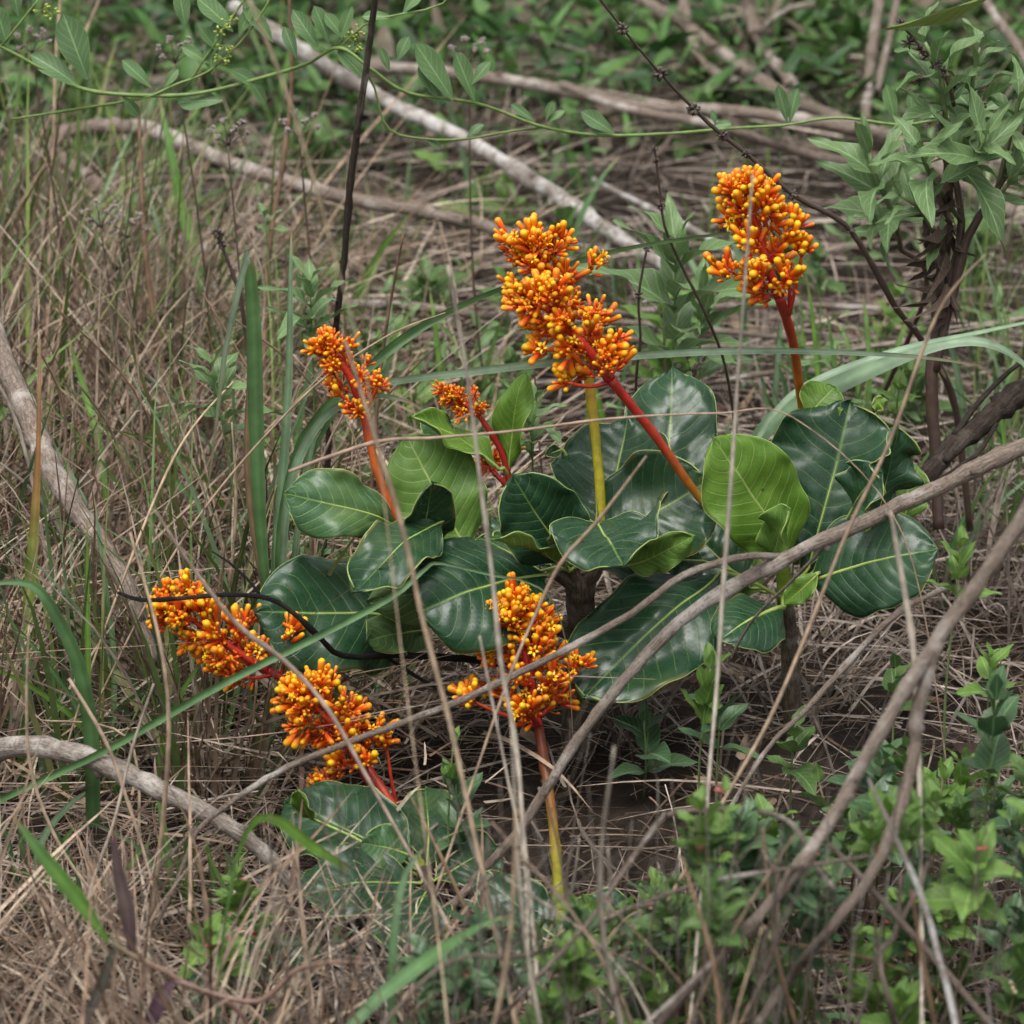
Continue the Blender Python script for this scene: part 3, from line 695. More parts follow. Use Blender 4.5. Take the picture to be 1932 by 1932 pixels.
# ------------------------------------------------------------------ the middle shrub with the corky trunk
def plant_middle():
    base = down(1092, 1300, 0.02); t = empty('flowering_shrub', base, 'broad-leaved shrub with corky brown trunk, leaves spread wide under four orange flower heads', 'shrub', )
    mb = MB(); top = P(1098, 1072, 0.0)
    tube(mb, [(base-Vector((0, 0, .01)), 36*pxs(0)), (P(1096, 1250, 0.02), 30*pxs(0)), (P(1094, 1150, 0.01), 27*pxs(0)), (P(1096, 1100, 0), 30*pxs(0)), (top, 24*pxs(0))], 26, 12, 0.13)
    for du, dv in ((-55, -10), (38, -22), (-20, -30)):
        tube(mb, [(P(1095, 1110, 0), 18*pxs(0)), (P(1095+du*0.6, 1095+dv*0.5, -0.01), 15*pxs(0)), (P(1095+du, 1085+dv, -0.015), 11*pxs(0))], 7, 9, 0.12)
    mb.build('trunk', M_TRUNK, t)
    mb = MB()
    tube(mb, [(P(1092, 1200, 0.02), 20*pxs(0)), (P(1000, 1160, 0.04), 15*pxs(0)), (P(880, 1110, 0.02), 13*pxs(0)), (P(795, 1062, -0.02), 11*pxs(0))], 18, 9, 0.1)
    mb.build('branch', M_TRUNK, t)
    mb = MB(); tube(mb, [(P(1000, 1160, 0.04), 11*pxs(0)), (P(985, 1060, 0.06), 9*pxs(0)), (P(962, 905, 0.06), 8*pxs(0))], 14, 8, 0.05, ((0.2, 0.12, 0.05), DRED, RED)); mb.build('branch', M_STEM, t)
    A = (1098, 1075, 0.0); C = (792, 1055, -0.02)
    BL = lambda *a, **k: big_leaf(t, *a, **k)
    BL((1136, 1010, 0.0), (1190, 790, 0.10), 118, nv3(1, .35, -.15), A, th=(0.5, 0.35), ripple=.1, seed=1, rib=4, mats=DRK, bend=-.04)
    BL((1255, 1010, 0.06), (1262, 695, 0.19), 92, nv3(1, .3, .1), A, th=(0.4, 0.2), ripple=.07, seed=2, mats=DRK)
    BL((1120, 1030, -0.02), (1338, 900, 0.02), 112, nv3(1, .5, .2), A, th=(.35, .5), ripple=.09, seed=3, rib=3.2, mats=DRK, bend=-.05)
    BL((1130, 985, -0.03), (1175, 1070, -0.15), 112, nv3(.7, 1, 0), A, th=(.55, .35), ripple=.12, seed=4, mats=DRK, prof=.75, bend=.03)
    BL((1075, 1065, -0.02), (968, 892, -0.05), 84, nv3(1, .35, -.1), A, th=(.45, .3), ripple=.06, seed=5, mats=DRK, bend=.07)
    BL((1075, 1078, -0.03), (925, 1016, -0.12), 34, nv3(.5, 1, -.2), A, th=(.8, .5), ripple=.2, seed=6, mats=MID)
    BL((1175, 1066, -0.03), (1312, 1012, -0.07), 36, nv3(1, -.2, .2), A, th=(.6, .6), ripple=.15, seed=7, mats=UND)
    BL((1035, 1082, -0.05), (788, 1158, -0.14), 128, nv3(1, .55, -.1), A, th=(-.2, -.35), ripple=.06, seed=8, rib=3.4, mats=DRK)
    BL((1020, 1078, -0.03), (900, 1015, 0.02), 62, nv3(.6, 1, 0), A, th=(.2, .2), ripple=.08, seed=9, mats=DRK)
    BL((1060, 848, 0.08), (1028, 858, 0.07), 14, nv3(1, .2, 0), (1075, 880, .08), seed=10, mats=DRK, th=(1, 1))
    BL((1045, 1075, .0), (935, 975, .04), 70, nv3(1, .5, -.2), A, seed=22, mats=DRK)
    BL((1110, 1070, .03), (1230, 1030, .1), 75, nv3(.8, .8, .2), A, seed=23, mats=DRK)
    BL((860, 1100, .02), (700, 1010, .05), 78, nv3(1, .5, 0), C, seed=24, mats=DRK)
    BL((900, 1130, .0), (860, 1230, -.06), 60, nv3(1, .3, 0), (900, 1110, .0), seed=25, mats=DRK)
    # leaves of the left branch
    BL((790, 1045, -.03), (812, 905, -.09), 58, nv3(1, .35, .3), C, th=(.6, .35), ripple=.07, seed=11, mats=DRK)
    BL((842, 985, -.06), (660, 1118, -.17), 66, nv3(.75, 1, .1), C, th=(.2, .35), ripple=.14, seed=12, mats=DRK)
    BL((980, 1110, -.02), (690, 1130, -.10), 62, nv3(1, -.1, 0), C, th=(-.3, .3), ripple=.12, seed=13, mats=UDK)
    BL((800, 1180, -.02), (478, 1152, -.09), 128, nv3(1, .55, -.1), (900, 1120, 0.0), th=(-.1, -.2), ripple=.07, seed=14, rib=3.6, mats=DRK)
    BL((800, 1185, -.04), (690, 1215, -.13), 46, nv3(1, .1, .2), (900, 1120, 0.0), th=(.5, -.3), ripple=.2, seed=15, mats=UDK)
    BL((765, 1008, -.03), (536, 925, -.06), 66, nv3(1, .5, -.2), C, th=(.2, .15), ripple=.12, seed=16, mats=MID, rib=3, prof=1.7, bend=.1)
    BL((890, 1050, .02), (764, 822, .05), 92, nv3(1, .1, .25), (880, 1105, .02), th=(.15, .25), ripple=.1, seed=17, mats=UND, rib=3.4)
    BL((850, 960, .03), (775, 880, .06), 40, nv3(1, .5, 0), (880, 1100, .02), seed=18, mats=MID, th=(.3, .3))
    # the young back shoot
    S = (960, 900, .06)
    BL((962, 888, .06), (992, 703, .06), 36, nv3(1, .2, -.5), S, th=(.35, .7), ripple=.22, rf=1.4, seed=19, mats=YNG, rib=2.2)
    BL((944, 884, .05), (772, 788, .03), 34, nv3(.6, 1, 0), S, th=(.5, .4), ripple=.25, rf=1.6, seed=20, mats=YNG, rib=3)
    BL((850, 840, .07), (800, 780, .08), 30, nv3(1, .4, 0), (905, 862, .07), seed=21, mats=MID, th=(.3, .3))
    # flower heads
    inflorescence(t, [(1098, 1070, .0, 9), (1132, 985, .0, 10), (1124, 830, .02, 9), (1108, 700, .04, 10)], (GST, YST, YST, (0.5, .25, .02)), [(1108, 700, .04, 9), (1070, 600, .05, 7), (1030, 520, .05, 5), (1005, 470, .05, 4)], 62, 15, 11,
                  [(1110, 508, .05, 30, 20, 0.55), (990, 545, .04, 40, 30, 0.6), (985, 470, .05, 48, 44, 0.9), (1040, 470, .05, 46, 40, 0.9)], seed=101, label='orange flower head on a yellow stalk, half hidden behind another head')
    inflorescence(t, [(792, 1060, -.02, 9), (768, 1020, -.03, 9), (715, 900, -.03, 8), (685, 782, -.02, 7)], (GST, DRED, (0.45, .07, .015), OST, RST), [(685, 782, -.02, 8), (662, 715, -.02, 7), (632, 672, -.02, 5), (615, 655, -.02, 3)], 42, 12, 13,
                  [(640, 742, -.03, 28, 26, (682, 770, -.02)), (712, 728, -.02, 22, 18, (684, 778, -.02)), (690, 690, -.01, 17, 12, .3), (660, 768, -.03, 18, 12, (686, 782, -.02)), (612, 655, -.02, 34, 40, .95)], seed=102, big=.02, openf=.01, small=.85, label='orange flower head on a slender orange-red stalk')
    inflorescence(t, [(960, 905, .06, 7), (945, 850, .06, 6), (905, 785, .06, 5)], (RST, DRED, RST), [(905, 785, .06, 5), (880, 765, .06, 4), (850, 748, .06, 3)], 28, 9, 11,
                  [(842, 745, .06, 24, 30, .95), (872, 752, .06, 20, 16, .5), (900, 775, .05, 14, 9, .1)], seed=103, big=0, openf=0, small=.62, nind=14, label='small budding flower head above pale young leaves')
    inflorescence(t, [(958, 915, .07, 7), (945, 905, .08, 5), (930, 890, .085, 4)], (RST, DRED, RST), [(930, 890, .085, 4), (922, 870, .09, 3)], 20, 5, 9,
                  [(968, 852, .09, 20, 24, (950, 905, .08)), (918, 862, .09, 22, 20, .9)], seed=104, big=0, openf=0, small=.7, nind=8, label='small budding flower head half hidden behind a young leaf')
    return t
plant_middle()

def plant_right():
    base = down(1500, 1290, 0.05); t = empty('flowering_shrub', base, 'broad-leaved shrub with glossy folded leaves under two orange flower heads on long red stalks', 'shrub')
    mb = MB(); tube(mb, [(base-Vector((0, 0, .01)), 22*pxs(0)), (P(1490, 1220, .05), 18*pxs(0)), (P(1480, 1130, .03), 15*pxs(0))], 16, 10, 0.13); mb.build('trunk', M_TRUNK, t)
    mb = MB(); tube(mb, [(P(1480, 1135, .03), 15*pxs(0)), (P(1478, 1090, .03), 14*pxs(0)), (P(1470, 1040, .03), 11*pxs(0))], 10, 9, .04, (GST, (0.16, .24, .03), (0.2, .28, .03))); mb.build('shoot', M_STEM, t)
    A = (1478, 1130, .02); B2 = (1475, 1060, .02)
    BL = lambda *a, **k: big_leaf(t, *a, **k)
    BL((1490, 1062, .0), (1345, 820, -.02), 94, nv3(1, .15, .2), B2, th=(.25, .3), ripple=.06, seed=31, mats=YNG, rib=3.2)
    BL((1462, 1060, -.02), (1490, 958, -.07), 48, nv3(1, .1, -.6), B2, th=(.3, .9), ripple=.15, seed=32, mats=UND, rib=2)
    BL((1530, 1075, .02), (1600, 752, .09), 142, nv3(1, .3, -.1), A, th=(.15, .9), ripple=.13, rf=2.8, seed=33, mats=DRK, rib=2.4, bend=.05)
    BL((1640, 1000, -.02), (1688, 800, -.02), 55, nv3(1, .1, 1.2), A, th=(.6, .9), ripple=.22, rf=3, seed=34, mats=DRK, rib=2)
    BL((1610, 960, -.02), (1665, 890, -.05), 60, nv3(.9, .3, -.9), (1570, 1040, 0), th=(.8, .5), ripple=.15, seed=35, mats=DRK, rib=2)
    BL((1520, 1105, -.02), (1772, 1035, -.06), 100, nv3(1, .45, .1), A, th=(.15, -.45), ripple=.05, seed=36, mats=DRK, rib=4)
    BL((1545, 1080, -.03), (1480, 1140, -.03), 22, nv3(1, .2, 0), A, th=(.3, .3), seed=37, mats=YNG)
    BL((1520, 790, .08), (1575, 728, .1), 44, nv3(1, .3, .1), (1530, 900, .07), seed=38, mats=YNG, th=(.3, .2))
    BL((1665, 775, .08), (1650, 750, .08), 16, nv3(1, .3, .3), (1640, 800, .08), seed=39, mats=YNG)
    BL((1700, 990, .08), (1715, 868, .10), 42, nv3(1, .2, .4), (1560, 1060, .04), seed=40, mats=UND, ripple=.15)
    BL((1480, 1148, -.02), (1352, 1205, -.10), 68, nv3(1, .7, 0), A, th=(-.25, -.5), ripple=.06, seed=41, mats=DRK, rib=5, bend=.08)
    BL((1355, 1075, .02), (1105, 1325, -.13), 122, nv3(1, .6, 0), A, th=(.1, -.25), ripple=.07, seed=42, mats=DRK, rib=2.6)
    BL((1180, 1230, -.05), (1120, 1335, -.12), 42, nv3(1, .4, -.8), (1300, 1200, -.02), th=(.4, .4), seed=43, mats=UDK)
    BL((1440, 1120, .06), (1330, 1060, .10), 60, nv3(1, .5, 0), A, seed=44, mats=YNG, th=(.3, .3))
    BL((1500, 1100, .06), (1700, 930, .12), 95, nv3(1, .4, .1), A, seed=46, mats=DRK)
    BL((1420, 1110, .05), (1290, 990, .1), 70, nv3(1, .4, -.1), A, seed=47, mats=DRK)
    BL((1330, 1060, .04), (1250, 1060, .03), 40, nv3(1, .5, 0), A, seed=45, mats=DRK)
    inflorescence(t, [(1476, 1065, .03, 9), (1400, 1010, .02, 8), (1325, 945, .0, 8), (1235, 820, -.01, 9), (1152, 716, -.02, 10)], (GST, GST, YST, YST, (0.36, .11, .02), (0.33, .035, .014), RST, RST), [(1152, 716, -.02, 11), (1105, 655, -.02, 9), (1050, 600, -.02, 6), (1010, 565, -.02, 4)], 60, 15, 12,
                  [(1072, 722, -.04, 26, 18, (1150, 722, -.02)), (1148, 690, -.05, 34, 32, .05), (1158, 650, -.03, 30, 26, .25), (1030, 660, -.03, 30, 24, .4), (1000, 570, -.02, 44, 44, .9), (1050, 560, -.03, 40, 36, .8)], seed=201, label='orange flower head leaning over on a long red stalk')
    inflorescence(t, [(1500, 1060, .07, 9), (1530, 900, .15, 9), (1515, 785, .13, 8), (1497, 650, .08, 9), (1470, 560, .02, 10)], (GST, GST, YST, YST, (0.46, .3, .02), (0.46, .14, .02), (0.40, .05, .014), RST, RST), [(1470, 560, .02, 10), (1445, 490, .02, 8), (1425, 420, .02, 6), (1410, 370, .02, 4)], 58, 15, 11,
                  [(1512, 485, .02, 27, 34, (1488, 595, .03)), (1490, 510, .02, 10, 8, (1490, 580, .03)), (1385, 515, .01, 36, 36, (1462, 545, .02)), (1435, 525, -.01, 30, 20, .1), (1495, 430, .02, 26, 22, .35), (1385, 360, .02, 34, 34, .95), (1420, 345, .02, 30, 26, .98)], seed=202, big=.2, label='tall upright orange flower head on an orange-red stalk')
plant_right()

def plant_front():
    base = down(1060, 1800, -.42); t = empty('flowering_shrub', base, 'lone orange flower head with star-shaped open flowers on a yellow-green stalk', 'shrub')
    inflorescence(t, [(1062, 1850, -.43, 12), (1056, 1720, -.34, 11), (1042, 1540, -.22, 10), (1016, 1372, -.13, 10)], ((.16, .21, .02), (.18, .22, .02), (.21, .23, .02), (.26, .22, .02), (.22, .10, .016), (0.10, .028, .012), (0.11, .018, .010)), [(1016, 1372, -.13, 10), (1003, 1290, -.12, 8), (985, 1210, -.11, 6), (968, 1160, -.11, 4)], 72, 21, 14,
                  [(890, 1322, -.14, 36, 38, (1010, 1360, -.13)), (1088, 1268, -.12, 30, 36, (1020, 1352, -.13)), (1002, 1335, -.16, 24, 20, (1016, 1365, -.13)), (965, 1140, -.11, 38, 36, .95), (1010, 1180, -.12, 36, 30, .85), (935, 1250, -.12, 30, 26, .5)], seed=301, openf=.16)
    A = (1060, 1790, -.41)
    for i, (b, tp, hw, m) in enumerate((((1055, 1780, -.41), (900, 1650, -.36), 60, DRK), ((1060, 1780, -.41), (1190, 1700, -.36), 55, DRK), ((1055, 1790, -.42), (930, 1820, -.48), 50, DRK), ((1065, 1795, -.42), (1220, 1820, -.47), 50, MID))):
        big_leaf(t, b, tp, hw, nv3(.7, 1, 0), A, seed=50+i, mats=m)
plant_front()

def plant_low_left():
    base = down(815, 1740, -.36); t = empty('flowering_shrub', base, 'low leaning shrub with dark leaves and two orange flower heads tilted over the dry grass', 'shrub')
    mb = MB(); tube(mb, [(base-Vector((0, 0, .01)), 15*pxs(0)), (P(810, 1690, -.34), 12*pxs(0)), (P(797, 1640, -.32), 10*pxs(0))], 10, 9, .1); mb.build('trunk', M_TRUNK, t)
    A = (802, 1660, -.32)
    inflorescence(t, [(800, 1645, -.32, 9), (775, 1585, -.26, 9), (738, 1515, -.2, 9), (690, 1445, -.17, 9)], (GST, (0.35, .1, .02), (0.32, .03, .014), RST), [(690, 1445, -.17, 9), (650, 1390, -.17, 8), (605, 1345, -.17, 5), (575, 1315, -.17, 4)], 66, 18, 13,
                  [(730, 1415, -.17, 24, 30, (748, 1520, -.18)), (695, 1437, -.19, 20, 20, .02), (618, 1484, -.18, 34, 40, (735, 1525, -.18)), (575, 1320, -.17, 44, 46, .95), (600, 1300, -.17, 34, 30, .98), (670, 1370, -.16, 34, 30, .5)], seed=401, label='orange flower head on a forked dark red stalk')
    inflorescence(t, [(800, 1645, -.32, 9), (700, 1480, -.16, 9), (620, 1350, -.1, 9), (550, 1290, -.1, 9), (505, 1265, -.1, 9)], (GST, RST, DRED, DRED, DRED), [(505, 1265, -.1, 9), (440, 1225, -.1, 8), (370, 1175, -.1, 5), (325, 1150, -.1, 4)], 60, 18, 13,
                  [(540, 1208, -.1, 34, 66, (530, 1280, -.1)), (435, 1272, -.12, 32, 30, (520, 1272, -.1)), (315, 1135, -.1, 36, 44, .95), (350, 1120, -.1, 30, 26, .9), (470, 1180, -.09, 26, 18, .4)], seed=402, openf=.1, label='orange flower head lying nearly level under a dark twig')
    BL = lambda *a, **k: big_leaf(t, *a, A, **k)
    BL((790, 1650, -.32), (540, 1510, -.22), 95, nv3(1, .5, 0), seed=61, mats=DRK)
    BL((800, 1640, -.31), (805, 1485, -.2), 58, nv3(1, .4, .2), seed=62, mats=DRK)
    BL((775, 1615, -.32), (680, 1590, -.33), 44, nv3(1, .6, -.2), seed=63, mats=MID)
    BL((795, 1670, -.34), (560, 1690, -.39), 85, nv3(.8, .8, 0), seed=64, mats=DRK)
    BL((805, 1680, -.34), (740, 1800, -.45), 75, nv3(.8, .8, 0), seed=65, mats=DRK)
    BL((815, 1660, -.33), (940, 1600, -.27), 62, nv3(.8, .8, .2), seed=66, mats=DRK)
    BL((590, 1545, -.28), (560, 1490, -.3), 22, nv3(1, .2, -.5), seed=67, mats=YNG, th=(.5, .5))
    BL((720, 1715, -.36), (600, 1640, -.35), 48, nv3(1, .4, 0), seed=68, mats=DRK)
plant_low_left()
def plant_seedling():
    base = down(480, 1900, -0.56); t = empty('shrub_seedling', base, 'young stemless rosette of broad dark green leaves low in the dry grass', 'seedling')
    A = (480, 1905, -0.56)
    for i, (b, tp, hw) in enumerate((((490, 1895, -0.55), (520, 1760, -0.47), 75), ((470, 1900, -0.56), (330, 1850, -0.55), 60), ((470, 1905, -0.56), (370, 1935, -0.63), 58), ((490, 1905, -0.57), (600, 1900, -.5), 60), ((480, 1910, -0.57), (490, 1990, -0.67), 60))):
        big_leaf(t, b, tp, hw, nv3(.7, .9, 0), A, seed=80+i, mats=DRK, th=(-.1, -.2))
plant_seedling()
# ------------------------------------------------------------------ fallen branches, sticks and dead stalks
def branch(name, label, cat, pts, mat, sides=(), group=None, rough=0.1, seg=10, rng=None, nodes=0):
    rng = rng or random.Random(sum(int(a[0])*7+int(a[1]) for a in pts))
    lift = lambda q: [(a[0], a[1], a[2]-(.5 if a[2] >= 2.4 else .34 if a[2] > 1.5 else .2 if a[2] > 1 else 0), a[3]*(.82 if a[2] > 1 else .75 if a[2] < -.7 else .92)) for a in q]
    pts = lift(pts); sides = [lift(q) for q in sides]
    pp = path(pts); org = pp[0][0].copy(); low = min(pp, key=lambda q: q[0].z)[0]; org = Vector(low)
    t = empty(name, org, label, cat, group)
    mb = MB(); sm = tube(mb, pp, None, seg, rough, wob=0.12, rng=rng)
    for _ in range(nodes+4):
        p, r = sm[rng.randrange(2, len(sm)-2)]; d = rv(rng); tube(mb, [(p, r*0.75), (p+d*r*1.2, r*0.5), (p+d*r*1.7, r*0.3)], 4, 6, 0.1, rng=rng)
    mb.build('stem', mat, t)
    for s in sides:
        mb = MB(); tube(mb, path(s), None, 7, rough, wob=0.15, rng=rng); mb.build('side_twig', mat, t)
    return t, sm
B = branch
B('fallen_branch', 'long grey-brown branch with pale scars slanting up in front of the glossy leaves', 'branch',
  [(800, 1770, -.36, 9), (900, 1655, -.34, 10), (985, 1560, -.33, 11), (1080, 1410, -.31, 11.5), (1180, 1280, -.29, 12), (1300, 1160, -.27, 13), (1480, 1055, -.25, 15), (1650, 975, -.23, 16), (1800, 905, -.21, 17), (1935, 840, -.19, 19), (2150, 780, -.12, 21), (2350, 980, .05, 23), (2430, 1250, .12, 24)], M_BARK,
  [[(1470, 1050, -.25, 8), (1400, 1052, -.27, 8), (1290, 1085, -.29, 8), (1180, 1165, -.30, 8.5), (1020, 1250, -.31, 8), (860, 1325, -.33, 8), (700, 1385, -.35, 7.5), (560, 1440, -.38, 7), (470, 1490, -.40, 6.5), (380, 1560, -.42, 6), (355, 1610, -.43, 5), (318, 1700, -.45, 4.5), (250, 1830, -.48, 4), (180, 1990, -.56, 3.5)],
   [(370, 1560, -.42, 3.5), (290, 1650, -.43, 2.6), (260, 1700, -.44, 2)], [(430, 1515, -.41, 3), (330, 1600, -.42, 2)], [(1580, 1005, -.24, 4), (1500, 1090, -.22, 3.4), (1420, 1170, -.2, 3), (1375, 1250, -.18, 2.4)]], nodes=14)
B('weathered_branch', 'thick weathered grey branch lying in the brown dry grass', 'branch',
  [(-160, 1500, -.24, 24), (0, 1418, -.28, 23), (110, 1415, -.31, 22), (230, 1455, -.33, 22), (330, 1505, -.35, 21), (420, 1550, -.36, 20), (500, 1610, -.37, 17), (580, 1710, -.37, 13)], M_LOG, nodes=4, rough=.12)
B('fallen_branch', 'brown branch sloping down through the grass beside the bent wide blade', 'branch',
  [(-40, 560, .5, 20), (10, 680, .38, 23), (55, 790, .28, 25), (100, 890, .2, 24), (165, 990, .13, 22), (240, 1110, .06, 19), (290, 1250, .02, 14)], M_BARK, nodes=4)
B('fallen_branch', 'arched grey branch forking off to one side far behind the grass', 'branch',
  [(85, 300, 2.1, 14), (120, 252, 2.15, 16), (200, 238, 2.15, 17), (300, 250, 2.1, 18), (440, 310, 2.0, 17), (640, 370, 1.9, 16), (800, 400, 1.85, 15), (960, 440, 1.85, 13), (1080, 500, 1.8, 10)], M_BARK,
  [[(95, 285, 2.1, 15), (160, 330, 2.05, 16), (240, 400, 2.0, 17), (320, 445, 1.95, 15), (420, 490, 1.85, 12), (520, 560, 1.65, 9)]], nodes=3)
B('lichened_branch', 'straight pale branch crusted with whitish lichen behind the middle flower heads', 'branch',
  [(440, 10, 2.6, 15), (560, 90, 2.45, 18), (700, 175, 2.3, 18), (850, 250, 2.2, 17), (980, 325, 2.1, 18), (1090, 395, 2.0, 19), (1190, 465, 1.9, 18), (1290, 520, 1.8, 14)], M_PALE, nodes=3)
B('fallen_branch', 'long level branch stretching behind the climbing vine', 'branch',
  [(700, 125, 2.75, 13), (860, 140, 2.7, 14), (1040, 165, 2.65, 15), (1200, 200, 2.55, 15), (1400, 212, 2.5, 14), (1600, 240, 2.45, 14), (1760, 280, 2.35, 13), (2000, 330, 2.3, 12)], M_BARK,
  [[(1060, 160, 2.6, 9), (1180, 205, 2.5, 10), (1340, 235, 2.42, 11), (1500, 285, 2.35, 11), (1640, 315, 2.3, 11), (1800, 345, 2.25, 10), (1960, 350, 2.2, 10)]])
B('fallen_branch', 'thick blurred branch lying under the leafy upright weed', 'branch',
  [(1560, 230, 2.6, 15), (1680, 265, 2.5, 20), (1780, 320, 2.4, 22), (1870, 380, 2.2, 22), (1990, 430, 2.1, 22)], M_BARK)
B('dead_branch', 'forked bare branch standing in the green thicket above the tall flower head', 'branch',
  [(1140, -60, 3.2, 11), (1230, 10, 3.1, 13), (1310, 60, 3.1, 14), (1390, 120, 3.0, 16), (1470, 175, 2.9, 16), (1560, 215, 2.8, 15), (1660, 260, 2.7, 13)], M_BARK,
  [[(1285, -40, 3.2, 12), (1300, 60, 3.1, 12), (1340, 130, 3.0, 13), (1400, 160, 2.95, 13)], [(1420, -40, 3.1, 16), (1415, 20, 3.1, 17), (1440, 90, 3.05, 15), (1480, 140, 2.95, 14), (1520, 200, 2.85, 12)], [(1430, 60, 3.05, 6), (1480, 20, 3.1, 5), (1540, 10, 3.1, 4)]])
B('dead_branch', 'upright bare pole branch in the thicket beside the leafy weed', 'branch',
  [(1665, -40, 3.1, 12), (1650, 60, 3.0, 12), (1640, 140, 2.95, 11), (1632, 230, 2.8, 11)], M_BARK, [[(1700, -40, 3.1, 8), (1680, 60, 3.0, 8), (1655, 170, 2.9, 7)]])
B('dead_branch', 'bare branch leaning out of the thicket past the leafy weed top', 'branch',
  [(1830, -60, 2.9, 9), (1870, 20, 2.8, 10), (1915, 80, 2.7, 11), (1980, 190, 2.5, 11)], M_BARK)
B('fallen_stick', 'thin grey stick slanting behind the tall flower head', 'stick',
  [(1120, 340, 2.2, 6), (1210, 385, 2.0, 8), (1320, 440, 1.85, 8), (1420, 510, 1.7, 7), (1540, 590, 1.5, 6)], M_PALE)
for k, (lab, pts) in enumerate((
  ('level grey stick behind the pale green leafy weed', [(420, 600, 1.7, 9), (560, 572, 1.62, 11), (760, 578, 1.6, 11), (960, 600, 1.57, 10), (1200, 610, 1.55, 8), (1500, 640, 1.45, 6)]),
  ('lowest of the level grey sticks behind the left flower head', [(520, 655, 1.45, 9), (700, 640, 1.45, 11), (900, 634, 1.45, 11), (1120, 640, 1.44, 10), (1330, 640, 1.43, 8)]),
  ('level stick with peeling pale bark under the lichened branch', [(700, 545, 1.75, 6), (900, 560, 1.7, 8), (1050, 590, 1.6, 9), (1250, 585, 1.6, 8), (1500, 575, 1.65, 8), (1760, 590, 1.6, 6)]),
  ('level brown stick behind the red stalk of the tall flower head', [(1180, 680, 1.3, 5), (1340, 655, 1.38, 7), (1560, 660, 1.38, 8), (1800, 640, 1.4, 7), (1990, 660, 1.35, 6)]),
  ('bowed brown stick lying at the foot of the leafy upright weed', [(1350, 720, 1.2, 5), (1500, 700, 1.26, 7), (1640, 715, 1.25, 7), (1800, 760, 1.15, 6), (1960, 770, 1.1, 5)]),
  ('thin stick rising across the level sticks behind the flower heads', [(800, 700, 1.25, 4), (860, 590, 1.5, 5), (960, 520, 1.65, 5), (1060, 470, 1.8, 4)]))):
    B('fallen_stick', lab, 'stick', pts, M_BARK)
B('dead_branch', 'dark rough branch rising from beside the glossy folded leaves', 'branch',
  [(1690, 990, .12, 12), (1745, 905, .14, 20), (1800, 840, .16, 22), (1870, 785, .2, 23), (1940, 730, .24, 23), (2060, 690, .3, 22), (2130, 800, .4, 22), (2180, 1000, .5, 22)], M_DARKBARK, [[(1800, 820, .16, 7), (1850, 755, .2, 6), (1905, 700, .24, 5), (1960, 660, .26, 4)], [(1745, 935, .1, 8), (1700, 990, .08, 7), (1660, 1060, .04, 5)], [(1880, 800, .18, 5), (1840, 860, .14, 5), (1770, 905, .1, 4)]], nodes=5)
B('fallen_branch', 'thick blurred brown branch forking down into the small-leaved shrublets', 'branch',
  [(2050, 800, -0.74, 20), (1960, 930, -0.75, 20), (1860, 1080, -0.77, 20), (1760, 1220, -0.79, 20), (1690, 1330, -0.81, 19), (1600, 1490, -0.84, 18), (1540, 1590, -0.87, 17), (1440, 1720, -0.90, 15), (1330, 1830, -0.94, 13), (1200, 1990, -.9, 12)], M_BARK,
  [[(1770, 1210, -0.79, 16), (1735, 1330, -0.80, 18), (1725, 1420, -0.81, 17), (1700, 1520, -0.83, 16), (1650, 1640, -0.86, 15), (1560, 1760, -0.89, 14), (1480, 1860, -.8, 13), (1390, 1990, -0.98, 12)]])
B('fallen_branch', 'crooked grey branch bending down through the shrublets with fallen twigs across it', 'branch',
  [(1560, 1590, -0.86, 6), (1620, 1650, -0.86, 9), (1700, 1740, -0.86, 10), (1790, 1840, -0.86, 10), (1890, 1960, -0.88, 10)], M_BARK,
  [[(1700, 1650, -0.84, 6), (1690, 1760, -0.85, 7), (1660, 1800, -0.86, 8), (1680, 1900, -0.88, 9), (1710, 1990, -.8, 9)], [(1760, 1590, -.7, 5), (1740, 1660, -0.84, 6), (1700, 1740, -0.86, 6)]])
B('bare_twig', 'thin whitish twig slanting under the big level dark leaf', 'twig',
  [(1790, 1105, -.2, 6), (1690, 1160, -.22, 6.5), (1600, 1250, -.24, 6.5), (1520, 1340, -.27, 6), (1450, 1410, -.3, 5), (1380, 1520, -.34, 4), (1310, 1640, -.4, 3.5)], M_BARK)
B('pale_stalk', 'pale bleached stalk with a pointed broken tip among the shrublets', 'stalk',
  [(1638, 1468, -.9, 4), (1680, 1560, -.92, 7), (1735, 1680, -.95, 8), (1770, 1800, -.98, 9), (1800, 1920, -1.02, 9), (1815, 2010, -1.07, 9)], M_PALE, rough=.03)
